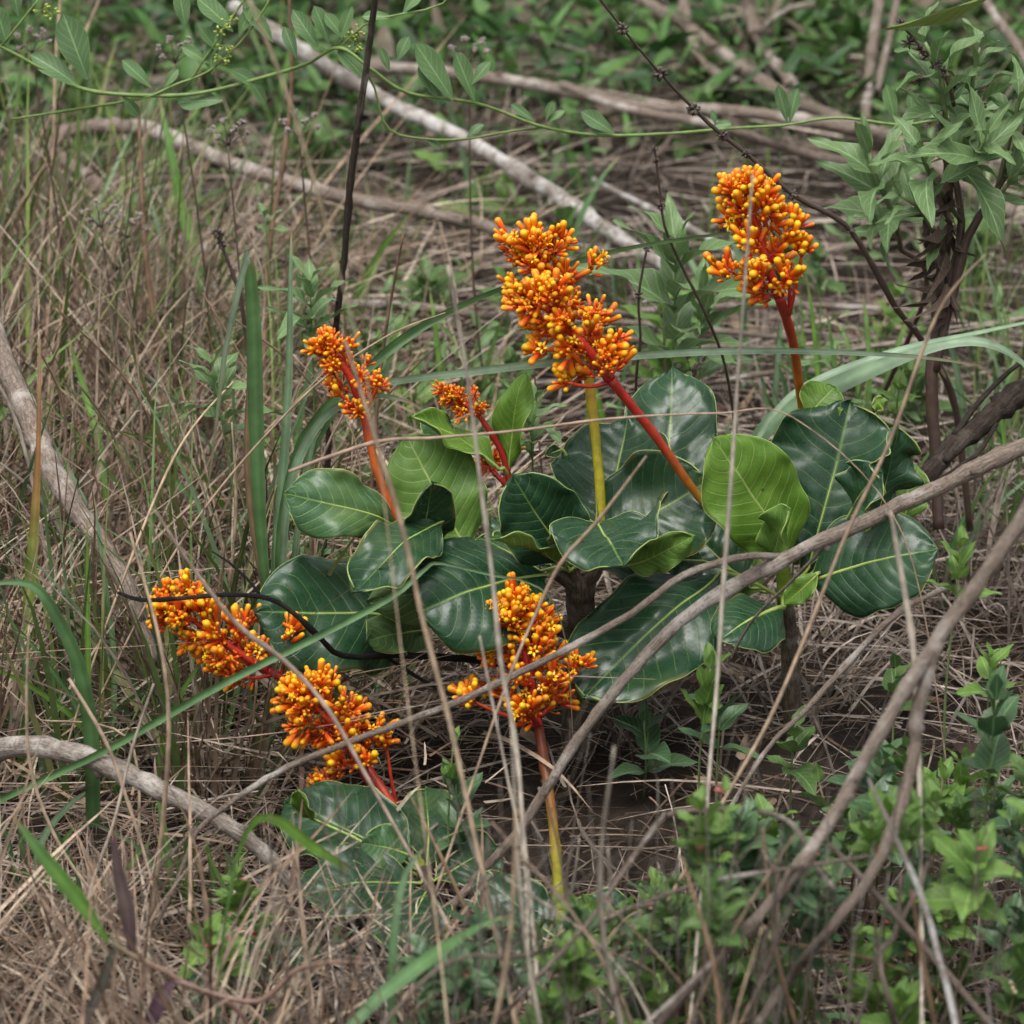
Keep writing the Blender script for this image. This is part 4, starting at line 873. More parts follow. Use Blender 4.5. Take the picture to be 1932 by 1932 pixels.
for k, (lab, pts, sd2) in enumerate((
  ('crooked brown twig hooked over the shrublets with a forked end', [(1200, 1610, -.7, 5), (1255, 1540, -.7, 6), (1340, 1528, -.7, 6), (1440, 1532, -.7, 6.5), (1500, 1560, -0.85, 7), (1530, 1620, -0.87, 7), (1575, 1680, -0.90, 6)], [[(1255, 1535, -.7, 6), (1180, 1640, -0.87, 6), (1110, 1740, -0.91, 6.5), (1000, 1860, -0.96, 7), (880, 1990, -.9, 7)], [(1400, 1535, -.7, 3), (1430, 1590, -.7, 3), (1470, 1655, -0.85, 3)]]),
  ('long bare twig arching low over the shrublets beside the flower stalk', [(1640, 1615, -0.89, 5), (1480, 1640, -0.89, 6), (1330, 1665, -0.90, 6), (1200, 1710, -0.92, 6.5), (1080, 1770, -.8, 6.5), (980, 1805, -0.97, 6.5), (880, 1805, -0.99, 6), (800, 1850, -1.02, 6), (700, 1960, -1.09, 6)], [[(1490, 1640, -0.89, 5), (1430, 1740, -0.92, 6), (1330, 1830, -0.96, 7), (1210, 1940, -1.02, 7), (1150, 2000, -1.06, 7)]]),
  ('short dry twig snapped over at the foot of the lone flower stalk', [(1090, 1545, -.4, 3), (1105, 1580, -.41, 5), (1150, 1630, -.42, 3), (1230, 1700, -.44, 2)], []),
  )):
    B('bare_twig', lab, 'twig', pts, M_BARK, sd2)
B('charred_twig', 'thin dark burnt twig curving over the level orange flower head', 'twig',
  [(222, 1118, -.17, 3), (270, 1132, -.18, 5), (350, 1128, -.18, 4.5), (440, 1122, -.18, 5), (510, 1130, -.18, 5), (560, 1162, -.17, 5.5), (605, 1205, -.15, 6), (650, 1238, -.12, 7), (760, 1236, -.09, 7), (900, 1246, -.06, 8), (1000, 1262, -.02, 8)], M_CHAR,
  [[(490, 1120, -.18, 3), (450, 1075, -.16, 3), (400, 1040, -.15, 2)], [(730, 1240, -.09, 4), (800, 1285, -.1, 4), (870, 1320, -.12, 3)]])
B('dead_stalk', 'tall dark brown dead stalk standing straight with peeling bark', 'stalk',
  [(715, -80, .42, 6), (705, 20, .42, 6), (692, 120, .42, 6.5), (675, 240, .42, 7.5), (660, 360, .42, 6.5), (648, 500, .42, 7), (632, 640, .42, 6.5), (622, 800, .42, 6), (612, 1000, .42, 6), (606, 1170, .42, 6)], M_DARKBARK, [[(695, 130, .42, 3), (686, 190, .41, 3.4), (680, 230, .41, 2)]])

# ------------------------------------------------------------------ dead stalks on the left and long dry straws
def straw(label, pts, col=(0.38, 0.29, 0.21), name='dry_straw', cat='straw', kink=0, group=None, w=0.68):
    pp = path([(a[0], a[1], a[2], (a[3] if len(a) > 3 else 4)*w) for a in pts]); mb = MB()
    c2 = tuple(x*0.85 for x in col)
    tube(mb, pp, None, 6, 0.08, (c2, col, tuple(min(1, x*1.1) for x in col)), rng=random.Random(int(pts[0][0])))
    low = min(pp, key=lambda q: q[0].z)[0]
    return tag(mb.build(name, M_STRAW, None, Vector(low)), label, cat, group)
TAN = (0.36, 0.265, 0.185); PAL = (0.46, 0.40, 0.33); BRN = (0.20, 0.125, 0.08)
straw('blurred tan straw leaning past the orange-red flower stalk down to the ground', [(650, 640, -.75, 4), (700, 800, -.76, 7), (760, 1000, -.78, 8), (800, 1180, -.8, 8), (850, 1370, -.82, 8), (900, 1600, -.86, 8), (945, 1800, -.9, 8), (985, 1990, -.95, 8)], TAN)
straw('pale upright straw passing just beside the lone open-starred flower head', [(845, 500, -.7, 4), (880, 700, -.7, 5), (905, 900, -.7, 6), (930, 1100, -.71, 7), (945, 1250, -.72, 8), (975, 1420, -.74, 7), (990, 1600, -.77, 7), (1010, 1800, -.8, 7), (1020, 1990, -.86, 7)], PAL)
straw('greyish straw close beside the pale one at the open-starred flower head', [(905, 1200, -.72, 3), (930, 1330, -.73, 4), (960, 1480, -.75, 4), (990, 1640, -.78, 4), (1000, 1900, -.85, 4), (1003, 2000, -.88, 4)], PAL)
straw('tall pale straw crossing the young bright leaf from the tall flower head down', [(1420, 330, -.6, 3), (1408, 500, -.6, 4), (1393, 700, -.6, 5), (1380, 900, -.61, 6), (1365, 1100, -.62, 7), (1352, 1300, -.64, 6), (1335, 1500, -.67, 6), (1320, 1720, -.72, 6), (1300, 1950, -.8, 6)], PAL)
straw('tan straw curving in front of the glossy folded leaf', [(1860, 480, -.5, 3), (1770, 590, -.5, 5), (1680, 830, -.52, 6), (1600, 1000, -.54, 6), (1520, 1200, -.57, 6), (1450, 1360, -.6, 6), (1360, 1520, -.64, 5), (1260, 1700, -.7, 5)], TAN)
straw('thick pale straw standing in front of the level dark leaf', [(1680, 965, -.7, 5), (1695, 1050, -.7, 8), (1720, 1200, -.71, 9), (1730, 1330, -.72, 8), (1735, 1480, -.74, 7), (1738, 1700, -.8, 7), (1740, 1990, -.9, 7)], PAL)
straw('blurred tan straw tip hanging among the vine leaves', [(470, 0, -.9, 4), (520, 120, -.9, 5), (565, 250, -.9, 6), (600, 370, -.9, 5), (630, 480, -.9, 3), (700, 760, -.9, 2.4), (760, 1250, -.92, 2.4), (830, 1800, -1.0, 3), (850, 2000, -1.1, 3)], (0.45, 0.35, 0.24))
straw('tan straw slanting across the small dark inner leaf', [(1220, 860, -.5, 3), (1130, 980, -.5, 6), (1060, 1060, -.5, 6), (1010, 1160, -.5, 5), (960, 1280, -.52, 4), (890, 1480, -.55, 4), (820, 1690, -.6, 4)], TAN)
straw('long straw slanting from the dark grass to the tilted flower heads', [(290, 960, -.6, 3), (370, 1080, -.6, 6), (450, 1180, -.6, 8), (540, 1250, -.6, 8), (620, 1340, -.61, 7), (700, 1480, -.63, 6), (790, 1640, -.66, 5), (900, 1850, -.72, 5)], (0.38, 0.29, 0.23))
straw('fine straw nearly level across the flower stalks, pale and bowed', [(545, 890, -.3, 5), (620, 862, -.3, 6), (720, 832, -.3, 6), (820, 826, -.29, 5), (980, 812, -.28, 4), (1150, 790, -.27, 3.4), (1350, 780, -.27, 3), (1500, 790, -.26, 2), (1700, 1000, -.26, 2), (1780, 1400, -.26, 2), (1800, 1640, -.27, 2)], (0.40, 0.28, 0.21))
straw('straw running up past the left flower head', [(180, 1330, -.1, 3.5), (350, 1010, -.05, 3.5), (560, 760, .0, 3.5), (720, 640, .05, 3), (840, 590, .1, 2)], TAN)
straw('dry straw leaning between bent blade and brown branch', [(110, 1460, -.1, 3), (200, 1180, -.05, 4), (330, 860, .1, 4), (440, 720, .2, 3)], (0.40, 0.30, 0.2))
straw('bow-shaped tan straw hanging over the weathered branch', [(55, 1180, -.4, 3), (50, 1330, -.4, 5), (60, 1460, -.4, 6), (110, 1590, -.41, 5), (180, 1690, -.42, 5), (260, 1760, -.44, 4), (340, 1785, -.45, 4), (430, 1765, -.44, 3), (520, 1740, -.43, 2)], (0.47, 0.36, 0.26))
straw('kinked tan straw crossing down over the weathered branch', [(130, 1280, -.35, 5), (200, 1400, -.36, 6), (240, 1510, -.37, 6), (275, 1620, -.38, 5), (310, 1760, -.4, 5), (340, 1900, -.44, 5), (350, 2000, -.5, 5)], (0.46, 0.34, 0.25))
straw('grey straw standing across the weathered branch', [(290, 1290, -.4, 3), (250, 1410, -.4, 5), (215, 1550, -.42, 5), (170, 1680, -.44, 5), (130, 1850, -.48, 5), (90, 1990, -.55, 5)], (0.40, 0.33, 0.27))
straw('dark brown dead stem standing near the seed heads beside the grass', [(262, 180, 1.0, 4), (266, 330, .95, 6), (275, 480, .92, 8), (290, 600, .9, 8), (305, 720, .88, 7), (318, 900, .8, 6)], BRN, 'dead_stalk', 'stalk')
straw('brown dead stem bending beside the tall dark stalk', [(545, -20, 1.0, 5), (550, 160, .98, 6), (535, 300, .96, 7), (515, 420, .94, 7), (500, 560, .92, 7), (498, 760, .85, 6), (495, 900, .8, 6)], BRN, 'dead_stalk', 'stalk')
straw('tan reed leaning from corner over the far grass', [(200, -30, 1.6, 4), (140, 110, 1.5, 4), (90, 230, 1.4, 4), (0, 400, 1.3, 4), (-120, 600, 1.1, 4)], TAN)
straw('pale reed leaning up among the vine leaves', [(115, -20, 1.2, 4), (105, 120, 1.15, 5), (100, 300, 1.1, 5), (92, 500, 1.05, 5), (85, 760, .9, 5)], TAN)
rs = random.Random(21)
for i in range(60):                                                   # loose long straws, the ones that stand clear of the mass
    u = rs.uniform(-40, 720) if i < 30 else rs.uniform(680, 1950); v = rs.uniform(1000, 1900) if i < 30 else rs.uniform(1560, 1900)
    if i < 30: y = rs.uniform(-.55, .5) if u < 260 else rs.uniform(.1, .8)
    else: y = rs.uniform(-1.15, -.6)
    if i < 30 and y > 0: v = rs.uniform(600, 1200)
    ln = rs.uniform(180, 420); a = rs.gauss(0, .5 if i < 30 else .95); cu = rs.uniform(-90, 90)
    top = P(u+math.sin(a)*ln, v-math.cos(a)*ln*.75, y); bs = P(u, v, y)
    if top.z > 0.75: continue
    g = Vector((bs.x-0.02*a, y-.02, gz(bs.x, y)-.003)); md = g.lerp(top, .55)+Vector((cu*pxs(y)*1.1, rs.uniform(-.05, .05), 0.03)); top = top+Vector((-cu*pxs(y)*.8, 0, -.02))
    mb = MB(); g0 = rs.uniform(.7, 1.15); c = tuple(x*g0 for x in rs.choice((TAN, PAL, BRN, (0.3, .22, .16)))); w = rs.uniform(.0009, .0022)
    tube(mb, [(g, w*1.2), (md, w), (top, w*.5)], 14, 5, .06, (c, c), rng=rs)
    tag(mb.build('dry_straw', M_STRAW, None, g), ('loose dry straw rising out of the dry grass ' if i < 30 else 'loose dry straw rising between the shrublets ')+near(u, v), 'straw', 'loose straws in the dry grass' if i < 30 else 'loose straws among the shrublets')
# thin bare twigs tangled over the shrublets
for i in range(84):
    u = rs.uniform(620, 1980) if i % 2 else rs.uniform(680, 1400); v = rs.uniform(1650, 1960); y = rs.uniform(-1.15, -.75); a = rs.uniform(-1.35, 1.35); ln = rs.uniform(180, 420)
    bs = P(u, v, y); u2, v2 = u+math.sin(a)*ln, max(1470, v-abs(math.cos(a))*ln*.8)
    top = P(u2, v2, y+rs.uniform(-.1, .1)); g = Vector((bs.x, y, gz(bs.x, y)-.003)); w = rs.uniform(1.3, 3.8)*pxs(y)
    nsd = rs.randint(1, 3)
    t = empty('bare_twig', g, ('grey-brown' if i % 3 else 'pale')+(' slender' if w < 2.4*pxs(y) else ' stout')+' bare twig with '+('one side shoot ', 'two side shoots ', 'three side shoots ')[nsd-1]+near((u+u2)/2, (v+v2)/2), 'twig', 'bare twigs tangled over the shrublets')
    mb = MB(); sm = tube(mb, [(g, w), (g.lerp(top, .35)+rv(rs)*.02, w*.9), (g.lerp(top, .7)+rv(rs)*.02, w*.7), (top, w*.4)], 16, 6, .1, wob=.3, rng=rs); mb.build('stem', M_BARK if i % 3 else M_LOG, t)
    for q in range(nsd):
        p, r = sm[rs.randrange(5, 14)]; d = (sm[12][0]-sm[6][0]).normalized()+rv(rs)*.8; L_ = rs.uniform(.03, .12)
        mb = MB(); tube(mb, [(p, r*.7), (p+d*L_*.5+rv(rs)*.006, r*.5), (p+d*L_, r*.3)], 6, 5, .1, rng=rs); mb.build('side_twig', M_BARK, t)

# ------------------------------------------------------------------ single green blades and tufts
def tuft(label, blades, cat='grass', name='grass_tuft', group=None):
    """blades: list of (picture path, colours, fold, twist)"""
    allp = [path(b[0]) for b in blades]; low = min((p for pp in allp for p, r in pp), key=lambda q: q.z)
    t = empty(name, low, label, cat, group)
    for pp, b in zip(allp, blades):
        mb = MB(); ribbon(mb, pp, None, Vector(b[4]) if len(b) > 4 else Vector((0.2, -1, .3)), b[2] if len(b) > 2 else .25, b[1], b[3] if len(b) > 3 else 0); mb.build('blade', M_BLADE, t)
    return t
GA = (0.10, 0.20, 0.075); GB = (0.17, 0.27, 0.15); GC = (0.12, 0.24, 0.04); GD = (0.055, 0.12, 0.04); GT = (0.29, 0.40, 0.27); GP = (0.085, 0.045, 0.06)
tuft('tuft of wide green blades, the tallest one bent over sharply into a hanging tip', [
  ([(512, 1150, .02, 6), (500, 1090, .02, 9), (488, 940, .02, 13), (482, 760, .02, 15), (478, 600, .02, 14), (472, 520, .02, 11), (468, 486, .02, 9)], (GA, GA, (0.085, .18, .05)), .12),
  ([(470, 485, .02, 11), (460, 500, .0, 13), (437, 600, -.02, 12), (420, 690, -.03, 10), (405, 820, -.04, 5), (390, 930, -.05, 3), (352, 1130, -.05, 1)], (GT, GT, (0.30, .33, .2), (0.36, .28, .2)), .1),
  ([(520, 1150, .01, 7), (520, 1050, .01, 9), (535, 870, .02, 9), (545, 700, .03, 7), (548, 520, .04, 4), (550, 430, .05, 1)], (GB, GB), .2),
  ([(525, 1150, .0, 6), (530, 1000, .0, 9), (560, 860, .01, 11), (610, 775, .02, 10), (690, 700, .03, 7), (800, 620, .05, 3), (900, 570, .08, 1)], (GA, GA, GB), .3),
  ([(530, 1150, -.01, 6), (540, 960, -.01, 8), (570, 850, 0, 9), (625, 775, .0, 8), (700, 745, .0, 6), (780, 760, .0, 2)], (GB, GT), .2),
  ([(505, 1150, .03, 5), (478, 1000, .03, 7), (465, 860, .03, 6), (470, 700, .03, 3)], ((0.3, .2, .12), (0.25, .17, .1)), .3),
  ([(545, 1150, .0, 6), (555, 1060, .0, 7), (565, 960, .0, 5), (580, 830, .02, 2)], (GB, GB), .3)])
tuft('two long arching blue-green blades behind the stalk of the tall flower head', [
  ([(1380, 960, .25, 10), (1430, 830, .22, 17), (1500, 765, .22, 20), (1600, 715, .22, 20), (1720, 665, .22, 15), (1800, 645, .22, 11), (1870, 650, .22, 8), (1935, 690, .22, 5), (2000, 780, .22, 2)], (GB, GB, GT, GB), .1, 0, (0, -.6, 1)),
  ([(1375, 960, .24, 6), (1420, 850, .2, 9), (1480, 760, .2, 11), (1560, 710, .2, 11), (1700, 660, .2, 9), (1830, 632, .2, 7), (1960, 605, .2, 4), (2080, 590, .2, 1)], (GT, GT, GB), .2, 0, (0, -.6, 1)),
  ([(1385, 970, .26, 7), (1330, 960, .2, 14), (1290, 990, .15, 14), (1250, 1060, .1, 6)], (GA, GA), .2)])
tuft('very long narrow pale blade running level behind the middle flower heads', [([(560, 1010, .1, 4), (600, 800, .08, 5), (660, 745, .06, 6), (740, 720, .05, 7), (900, 700, .03, 8), (1060, 682, .02, 8), (1300, 665, .03, 7), (1500, 662, .05, 6), (1720, 672, .08, 4), (1850, 690, .1, 1)], (GB, GT, GT), .15, 0, (0, -.7, 1))], name='lone_grass')
tuft('narrow green blade rising across behind the half hidden flower head', [([(540, 960, .2, 4), (640, 760, .16, 5), (740, 650, .14, 6), (860, 580, .12, 6), (1000, 525, .11, 5), (1150, 475, .1, 5), (1370, 440, .1, 3), (1500, 435, .1, 1)], (GA, GA, (0.15, .24, .11)), .3)], name='lone_grass')
tuft('straight dull green stem slanting below the level flower head', [([(-120, 1570, -.33, 6), (0, 1508, -.33, 7), (200, 1415, -.33, 7), (420, 1290, -.32, 7.5), (600, 1200, -.3, 7), (740, 1125, -.29, 6), (800, 1075, -.28, 4), (830, 1062, -.28, 3), (930, 1085, -.27, 2.5), (985, 1095, -.26, 2), (1040, 1130, -.25, 1.5), (1070, 1230, -.22, 1.2), (1082, 1420, -.2, 1)], (GA, GA, GB, (0.3, .3, .17)), .6)], name='lone_grass')
tuft('wide dark green blade arching over next to the weathered branch', [([(175, 1560, -.3, 14), (172, 1390, -.29, 15), (150, 1260, -.29, 14), (110, 1170, -.29, 12), (70, 1110, -.29, 9), (20, 1098, -.29, 5), (-60, 1110, -.29, 2)], (GD, (0.07, .15, .05), GA, GB), .2)], name='lone_grass')
for lab, bl in (
  ('wide blade browning to rust at the tip beside the brown branch', [([(40, 1560, .0, 8), (45, 1350, .02, 12), (55, 1130, .04, 12), (65, 980, .05, 9), (72, 850, .06, 5), (75, 640, .08, 2)], (GC, GC, (0.22, .25, .06), (0.34, .16, .06), (0.34, .2, .1)), .15)]),
  ('upright bright green blade between arching blade and weathered branch', [([(165, 1440, -.1, 5), (166, 1250, -.08, 6), (164, 1100, -.07, 4), (165, 980, -.06, 1)], (GC, GC), .3), ([(210, 1440, .0, 6), (215, 1250, .03, 6), (195, 1080, .04, 5), (178, 940, .05, 1)], (GA, GB), .3)]),
  ('tall bright green blades behind the brown branch', [([(205, 980, .5, 5), (185, 830, .55, 8), (160, 740, .58, 7), (130, 640, .6, 2)], (GC, (0.15, .29, .05)), .2), ([(200, 1040, .4, 8), (160, 960, .45, 10), (110, 860, .5, 8), (60, 800, .5, 3)], (GB, GB), .2)]),
  ('broad green blades standing between the seed heads and the bent blade', [([(400, 760, 1.1, 6), (385, 560, 1.15, 9), (345, 400, 1.2, 10), (322, 290, 1.22, 8), (300, 180, 1.25, 2)], (GA, GC, (0.14, .27, .09)), .2), ([(385, 760, 1.15, 5), (360, 620, 1.18, 7), (310, 470, 1.2, 6), (270, 320, 1.25, 1)], (GA, GB), .2), ([(370, 760, 1.1, 6), (330, 660, 1.12, 8), (260, 540, 1.15, 6), (200, 450, 1.2, 1)], (GA, GA), .2)])):
    tuft(lab, bl)
rs = random.Random(5)
def rtuft(u, v, y, nb, hpx, wpx, lean, label, group, pal):
    g = P(u, v, y); g.z = gz(g.x, g.y)-.003; t = empty('grass_tuft', g, label, 'grass', group); k = pxs(y)
    for i in range(nb):
        a = rs.gauss(0, lean); h = hpx*rs.uniform(.55, 1.1)*k; b0 = g+Vector((rs.uniform(-.02, .02), rs.uniform(-.02, .02), 0)); dp = rs.uniform(-.25, .25); cv = rs.uniform(0, .7)
        p1 = b0+Vector((math.sin(a)*h*.5, dp*h*.4, h*.5)); p2 = b0+Vector((math.sin(a*1.6)*h*(.9+cv*.4), dp*h, h*(1-cv*.35)))
        w = wpx*rs.uniform(.6, 1.2)*k; c = rs.choice(pal); g1 = rs.uniform(.9, 1.3); c2 = tuple(x*g1 for x in c); mb = MB()
        ribbon(mb, [(b0, w*.7), (b0.lerp(p1, .5)+rv(rs)*.003, w), (p1, w), (p1.lerp(p2, .5)+Vector((0, 0, .05*h)), w*.75), (p2, w*.08)], 12, Vector((rs.uniform(-.6, .6), -1, .2)), .25, (c, c2), rs.uniform(-.5, .5)); mb.build('blade', M_BLADE, t)
PALG = (GA, GB, GC, (0.14, .25, .07))
for (u, v, y, h, n_) in ((700, 830, 1.0, 330, 4), (870, 830, 1.0, 360, 4), (1070, 640, 1.5, 380, 3), (1390, 720, 1.3, 440, 3), (1560, 900, .9, 420, 5), (1660, 850, 1.0, 380, 5), (1860, 900, .9, 360, 6), (1920, 1020, .6, 380, 5), (1800, 1060, .5, 330, 5), (1480, 820, 1.05, 330, 4), (960, 760, 1.15, 260, 4), (1130, 820, 1.05, 300, 3), (760, 900, .85, 280, 4), (620, 720, 1.3, 360, 4), (540, 330, 2.3, 330, 4), (880, 420, 2.0, 320, 4), (1120, 380, 2.1, 300, 3)):
    rtuft(u, v, y, n_, h, 6, .16, 'slim upright green grass tuft '+near(u, v-h/2), 'slim grass tufts among the fallen sticks', PALG)
for (u, v, y, h, n_) in ((40, 1250, .1, 420, 5), (120, 1330, .0, 380, 4), (250, 1400, -.05, 430, 5), (330, 1350, .05, 380, 4), (30, 1650, -.3, 330, 5), (180, 1700, -.35, 330, 4), (330, 1650, -.3, 320, 4), (430, 1700, -.32, 300, 3), (100, 900, .7, 420, 5), (260, 870, .75, 380, 5), (440, 940, .55, 350, 4), (380, 1150, .3, 330, 4), (60, 620, 1.4, 380, 5), (200, 640, 1.4, 360, 4), (430, 620, 1.4, 330, 4)):
    rtuft(u, v, y, n_, h, 7, .2, 'upright green tuft in the brown dry grass '+near(u, v-h/2), 'green tufts in the dry grass', PALG)
# bamboo-like grass shoot in the near corner
g = down(300, 1990, -.85); t = empty('reed_shoot', g, 'blurred grass shoot with a reddish stem, one bright green blade and purple blades', 'grass')
mb = MB(); tube(mb, [(g, .002), (P(470, 1960, -.85), .0022), (P(340, 1850, -.85), .0023), (P(255, 1805, -.85), .0021), (P(205, 1775, -.85), .002)], 24, 7, .05, ((0.17, .10, .08), (0.22, .13, .10), (0.17, .16, .09))); mb.build('stem', M_STEM, t)
mb = MB(); tube(mb, [(P(330, 1850, -.85), .0022), (P(480, 1890, -.86), .0022), (P(560, 1830, -.86), .0018), (P(640, 1815, -.87), .0014), (P(700, 1820, -.88), .001)], 24, 7, .05, ((0.17, .10, .08), (0.2, .13, .09))); mb.build('stem', M_STEM, t)
for pts, cl in (([(205, 1778, -.85, 4), (150, 1700, -.85, 16), (85, 1620, -.85, 14), (25, 1540, -.85, 2)], (GC, (0.12, .26, .05), GA)), ([(250, 1805, -.85, 5), (240, 1720, -.85, 17), (222, 1640, -.85, 11), (212, 1560, -.85, 1)], (GP, (0.12, .09, .08), GP)),
                ([(215, 1790, -.85, 5), (190, 1860, -.85, 13), (150, 1950, -.86, 6), (130, 2000, -.87, 1)], ((0.1, .11, .08), GP)), ([(325, 1850, -.85, 6), (300, 1890, -.86, 17), (270, 1960, -.87, 12), (250, 2000, -.88, 2)], (GP, (0.06, .03, .05)))):
    mb = MB(); ribbon(mb, path(pts), 14, Vector((.2, -1, .3)), .15, cl); mb.build('blade', M_BLADE, t)
tuft('blurred bright green blade hanging near the forked red flower stalk', [([(400, 1990, -.8, 2), (430, 1700, -.8, 3), (470, 1560, -.8, 6), (520, 1545, -.8, 12), (580, 1590, -.8, 13), (635, 1625, -.8, 9), (660, 1640, -.8, 2)], (GA, GC, (0.15, .3, .05), GC), .15)], name='lone_grass')
tuft('blurred broad green blade lying low by the bottom of the red-stemmed shoot', [([(620, 1990, -.95, 6), (700, 1895, -.95, 14), (780, 1830, -.95, 16), (850, 1780, -.95, 12), (920, 1740, -.95, 5), (960, 1730, -.95, 1)], (GB, (0.13, .26, .09), GA), .12, 0, (0, -.7, .8)), ([(740, 2000, -.9, 8), (740, 1800, -.88, 9), (760, 1660, -.86, 7), (800, 1600, -.85, 2)], (GA, GB), .2)], name='grass_tuft')
# ------------------------------------------------------------------ climbing vine along the top
def vine():
    g = down(-70, 130, .55, 0, .15); t = empty('climbing_vine', g, 'green twining vine with spoon-shaped leaves strung across in front of the thicket', 'vine')
    rg = random.Random(33); mb = MB()
    main = [(-90, 60, .5, 4), (0, 88, .5, 4), (80, 130, .5, 5), (165, 170, .5, 5.5), (280, 180, .5, 5.5), (380, 175, .5, 5.5), (500, 145, .5, 5.5), (580, 120, .48, 5), (640, 90, .45, 4.5), (700, 130, .44, 4.5), (770, 175, .45, 4.5), (900, 195, .46, 4.5), (1020, 238, .48, 4.5), (1130, 255, .5, 4.5), (1260, 252, .52, 4), (1380, 242, .54, 4), (1480, 236, .55, 4), (1580, 222, .55, 4), (1700, 235, .55, 4), (1800, 220, .55, 3.5), (1932, 205, .55, 3.5), (2050, 190, .55, 3)]
    VG = ((0.13, .2, .05), (0.16, .24, .07), (0.15, .23, .06))
    tube(mb, [(g, .002), (P(-80, 500, .55), .002)]+[(p, r*.72) for p, r in path(main)], 120, 6, .05, VG, rng=rg); mb.build('stem', M_STEM, t)
    for pts in ([(20, 225, .52, 3.5), (150, 205, .52, 4), (270, 185, .5, 4), (330, 160, .5, 4), (400, 130, .5, 3), (470, 60, .5, 3), (520, -20, .5, 3)], [(640, 92, .45, 3.5), (700, 150, .5, 3), (730, 240, .5, 3), (800, 262, .5, 3.2), (880, 262, .5, 3.2), (960, 248, .49, 3.2), (1020, 240, .48, 3.5)], [(350, 165, .5, 3), (400, 90, .5, 3.4), (440, 30, .5, 3.2), (480, -30, .5, 3)], [(640, 90, .45, 3), (690, 45, .45, 3), (740, 30, .45, 3), (830, 10, .45, 3), (860, -30, .45, 3)], [(0, 90, .5, 3), (40, 40, .5, 3), (80, -10, .5, 3)]):
        mb = MB(); tube(mb, [(p, r*.7) for p, r in path(pts)], None, 6, .05, VG, rng=rg); mb.build('side_stem', M_STEM, t)
    org = world_loc(t)
    def lf(u, v, y, tu, tv, ty=None, w=1.0, nn=None):
        a = P(u, v, y); b = P(tu, tv, y if ty is None else ty); put_leaf(t, org, a, b-a, nn or nv3(1, .5, rg.uniform(-.5, .5)), (b-a).length*1.15, 'vine', rng=rg)
    for a in ((150, 165, .5, 75, 105), (165, 150, .5, 125, 45), (15, 90, .5, -5, 20), (35, 30, .5, 20, -40), (60, 20, .5, 70, -50), (285, 165, .5, 240, 118), (310, 165, .5, 330, 135), (395, 120, .5, 350, 90), (400, 110, .5, 410, 48), (412, 100, .5, 380, 55), (400, 140, .5, 395, 90), (420, 190, .5, 345, 185), (350, 55, .5, 340, -10), (440, 60, .5, 385, 0), (450, 70, .5, 470, 20), (515, 80, .5, 470, 15), (430, 130, .5, 480, 150), (600, 90, .45, 560, 30), (620, 80, .45, 600, 20), (640, 80, .45, 660, 20), (650, 75, .45, 620, 30), (690, 150, .45, 648, 100), (735, 135, .45, 720, 95), (750, 115, .45, 765, 75), (825, 185, .45, 800, 130), (895, 190, .45, 865, 110), (855, 190, .45, 795, 95), (890, 160, .45, 918, 120), (1010, 230, .48, 970, 200), (1030, 228, .48, 1040, 195), (1035, 230, .48, 1060, 210), (1160, 252, .5, 1105, 215), (1158, 252, .5, 1120, 238), (740, 32, .45, 690, 28), (760, 25, .45, 790, -15), (1350, 235, .54, 1345, 212), (1340, 240, .54, 1375, 232), (1485, 230, .55, 1470, 170), (1490, 230, .55, 1500, 175), (1690, 230, .55, 1675, 170), (1720, 225, .55, 1720, 180), (1850, 210, .55, 1890, 190), (1780, 220, .55, 1750, 215), (560, 110, .46, 540, 60), (470, 150, .5, 500, 190), (230, 180, .5, 260, 215), (880, 260, .5, 905, 235), (800, 262, .5, 830, 275)):
        lf(*a)
    mb = MB()
    for (u, v) in ((415, 60), (425, 85), (435, 40), (660, 70), (675, 60), (80, 20), (100, 30), (420, 110), (670, 85)):       # small yellow-green buds in loose bunches
        c = P(u, v, .49)
        for q in range(9):
            e = c+rv(rg)*.008; tube(mb, [(c, .0005), (e, .0006)], 3, 4, 0, ((0.2, .28, .06),)*2, rng=rg); tube(mb, [(e, .0012), (e+rv(rg)*.0015, .0018), (e+rv(rg)*.002, .001)], 3, 5, 0, ((0.34, .40, .08),)*2, rng=rg)
    mb.build('flower_buds', M_STEM, t)['kind'] = 'stuff'
vine()

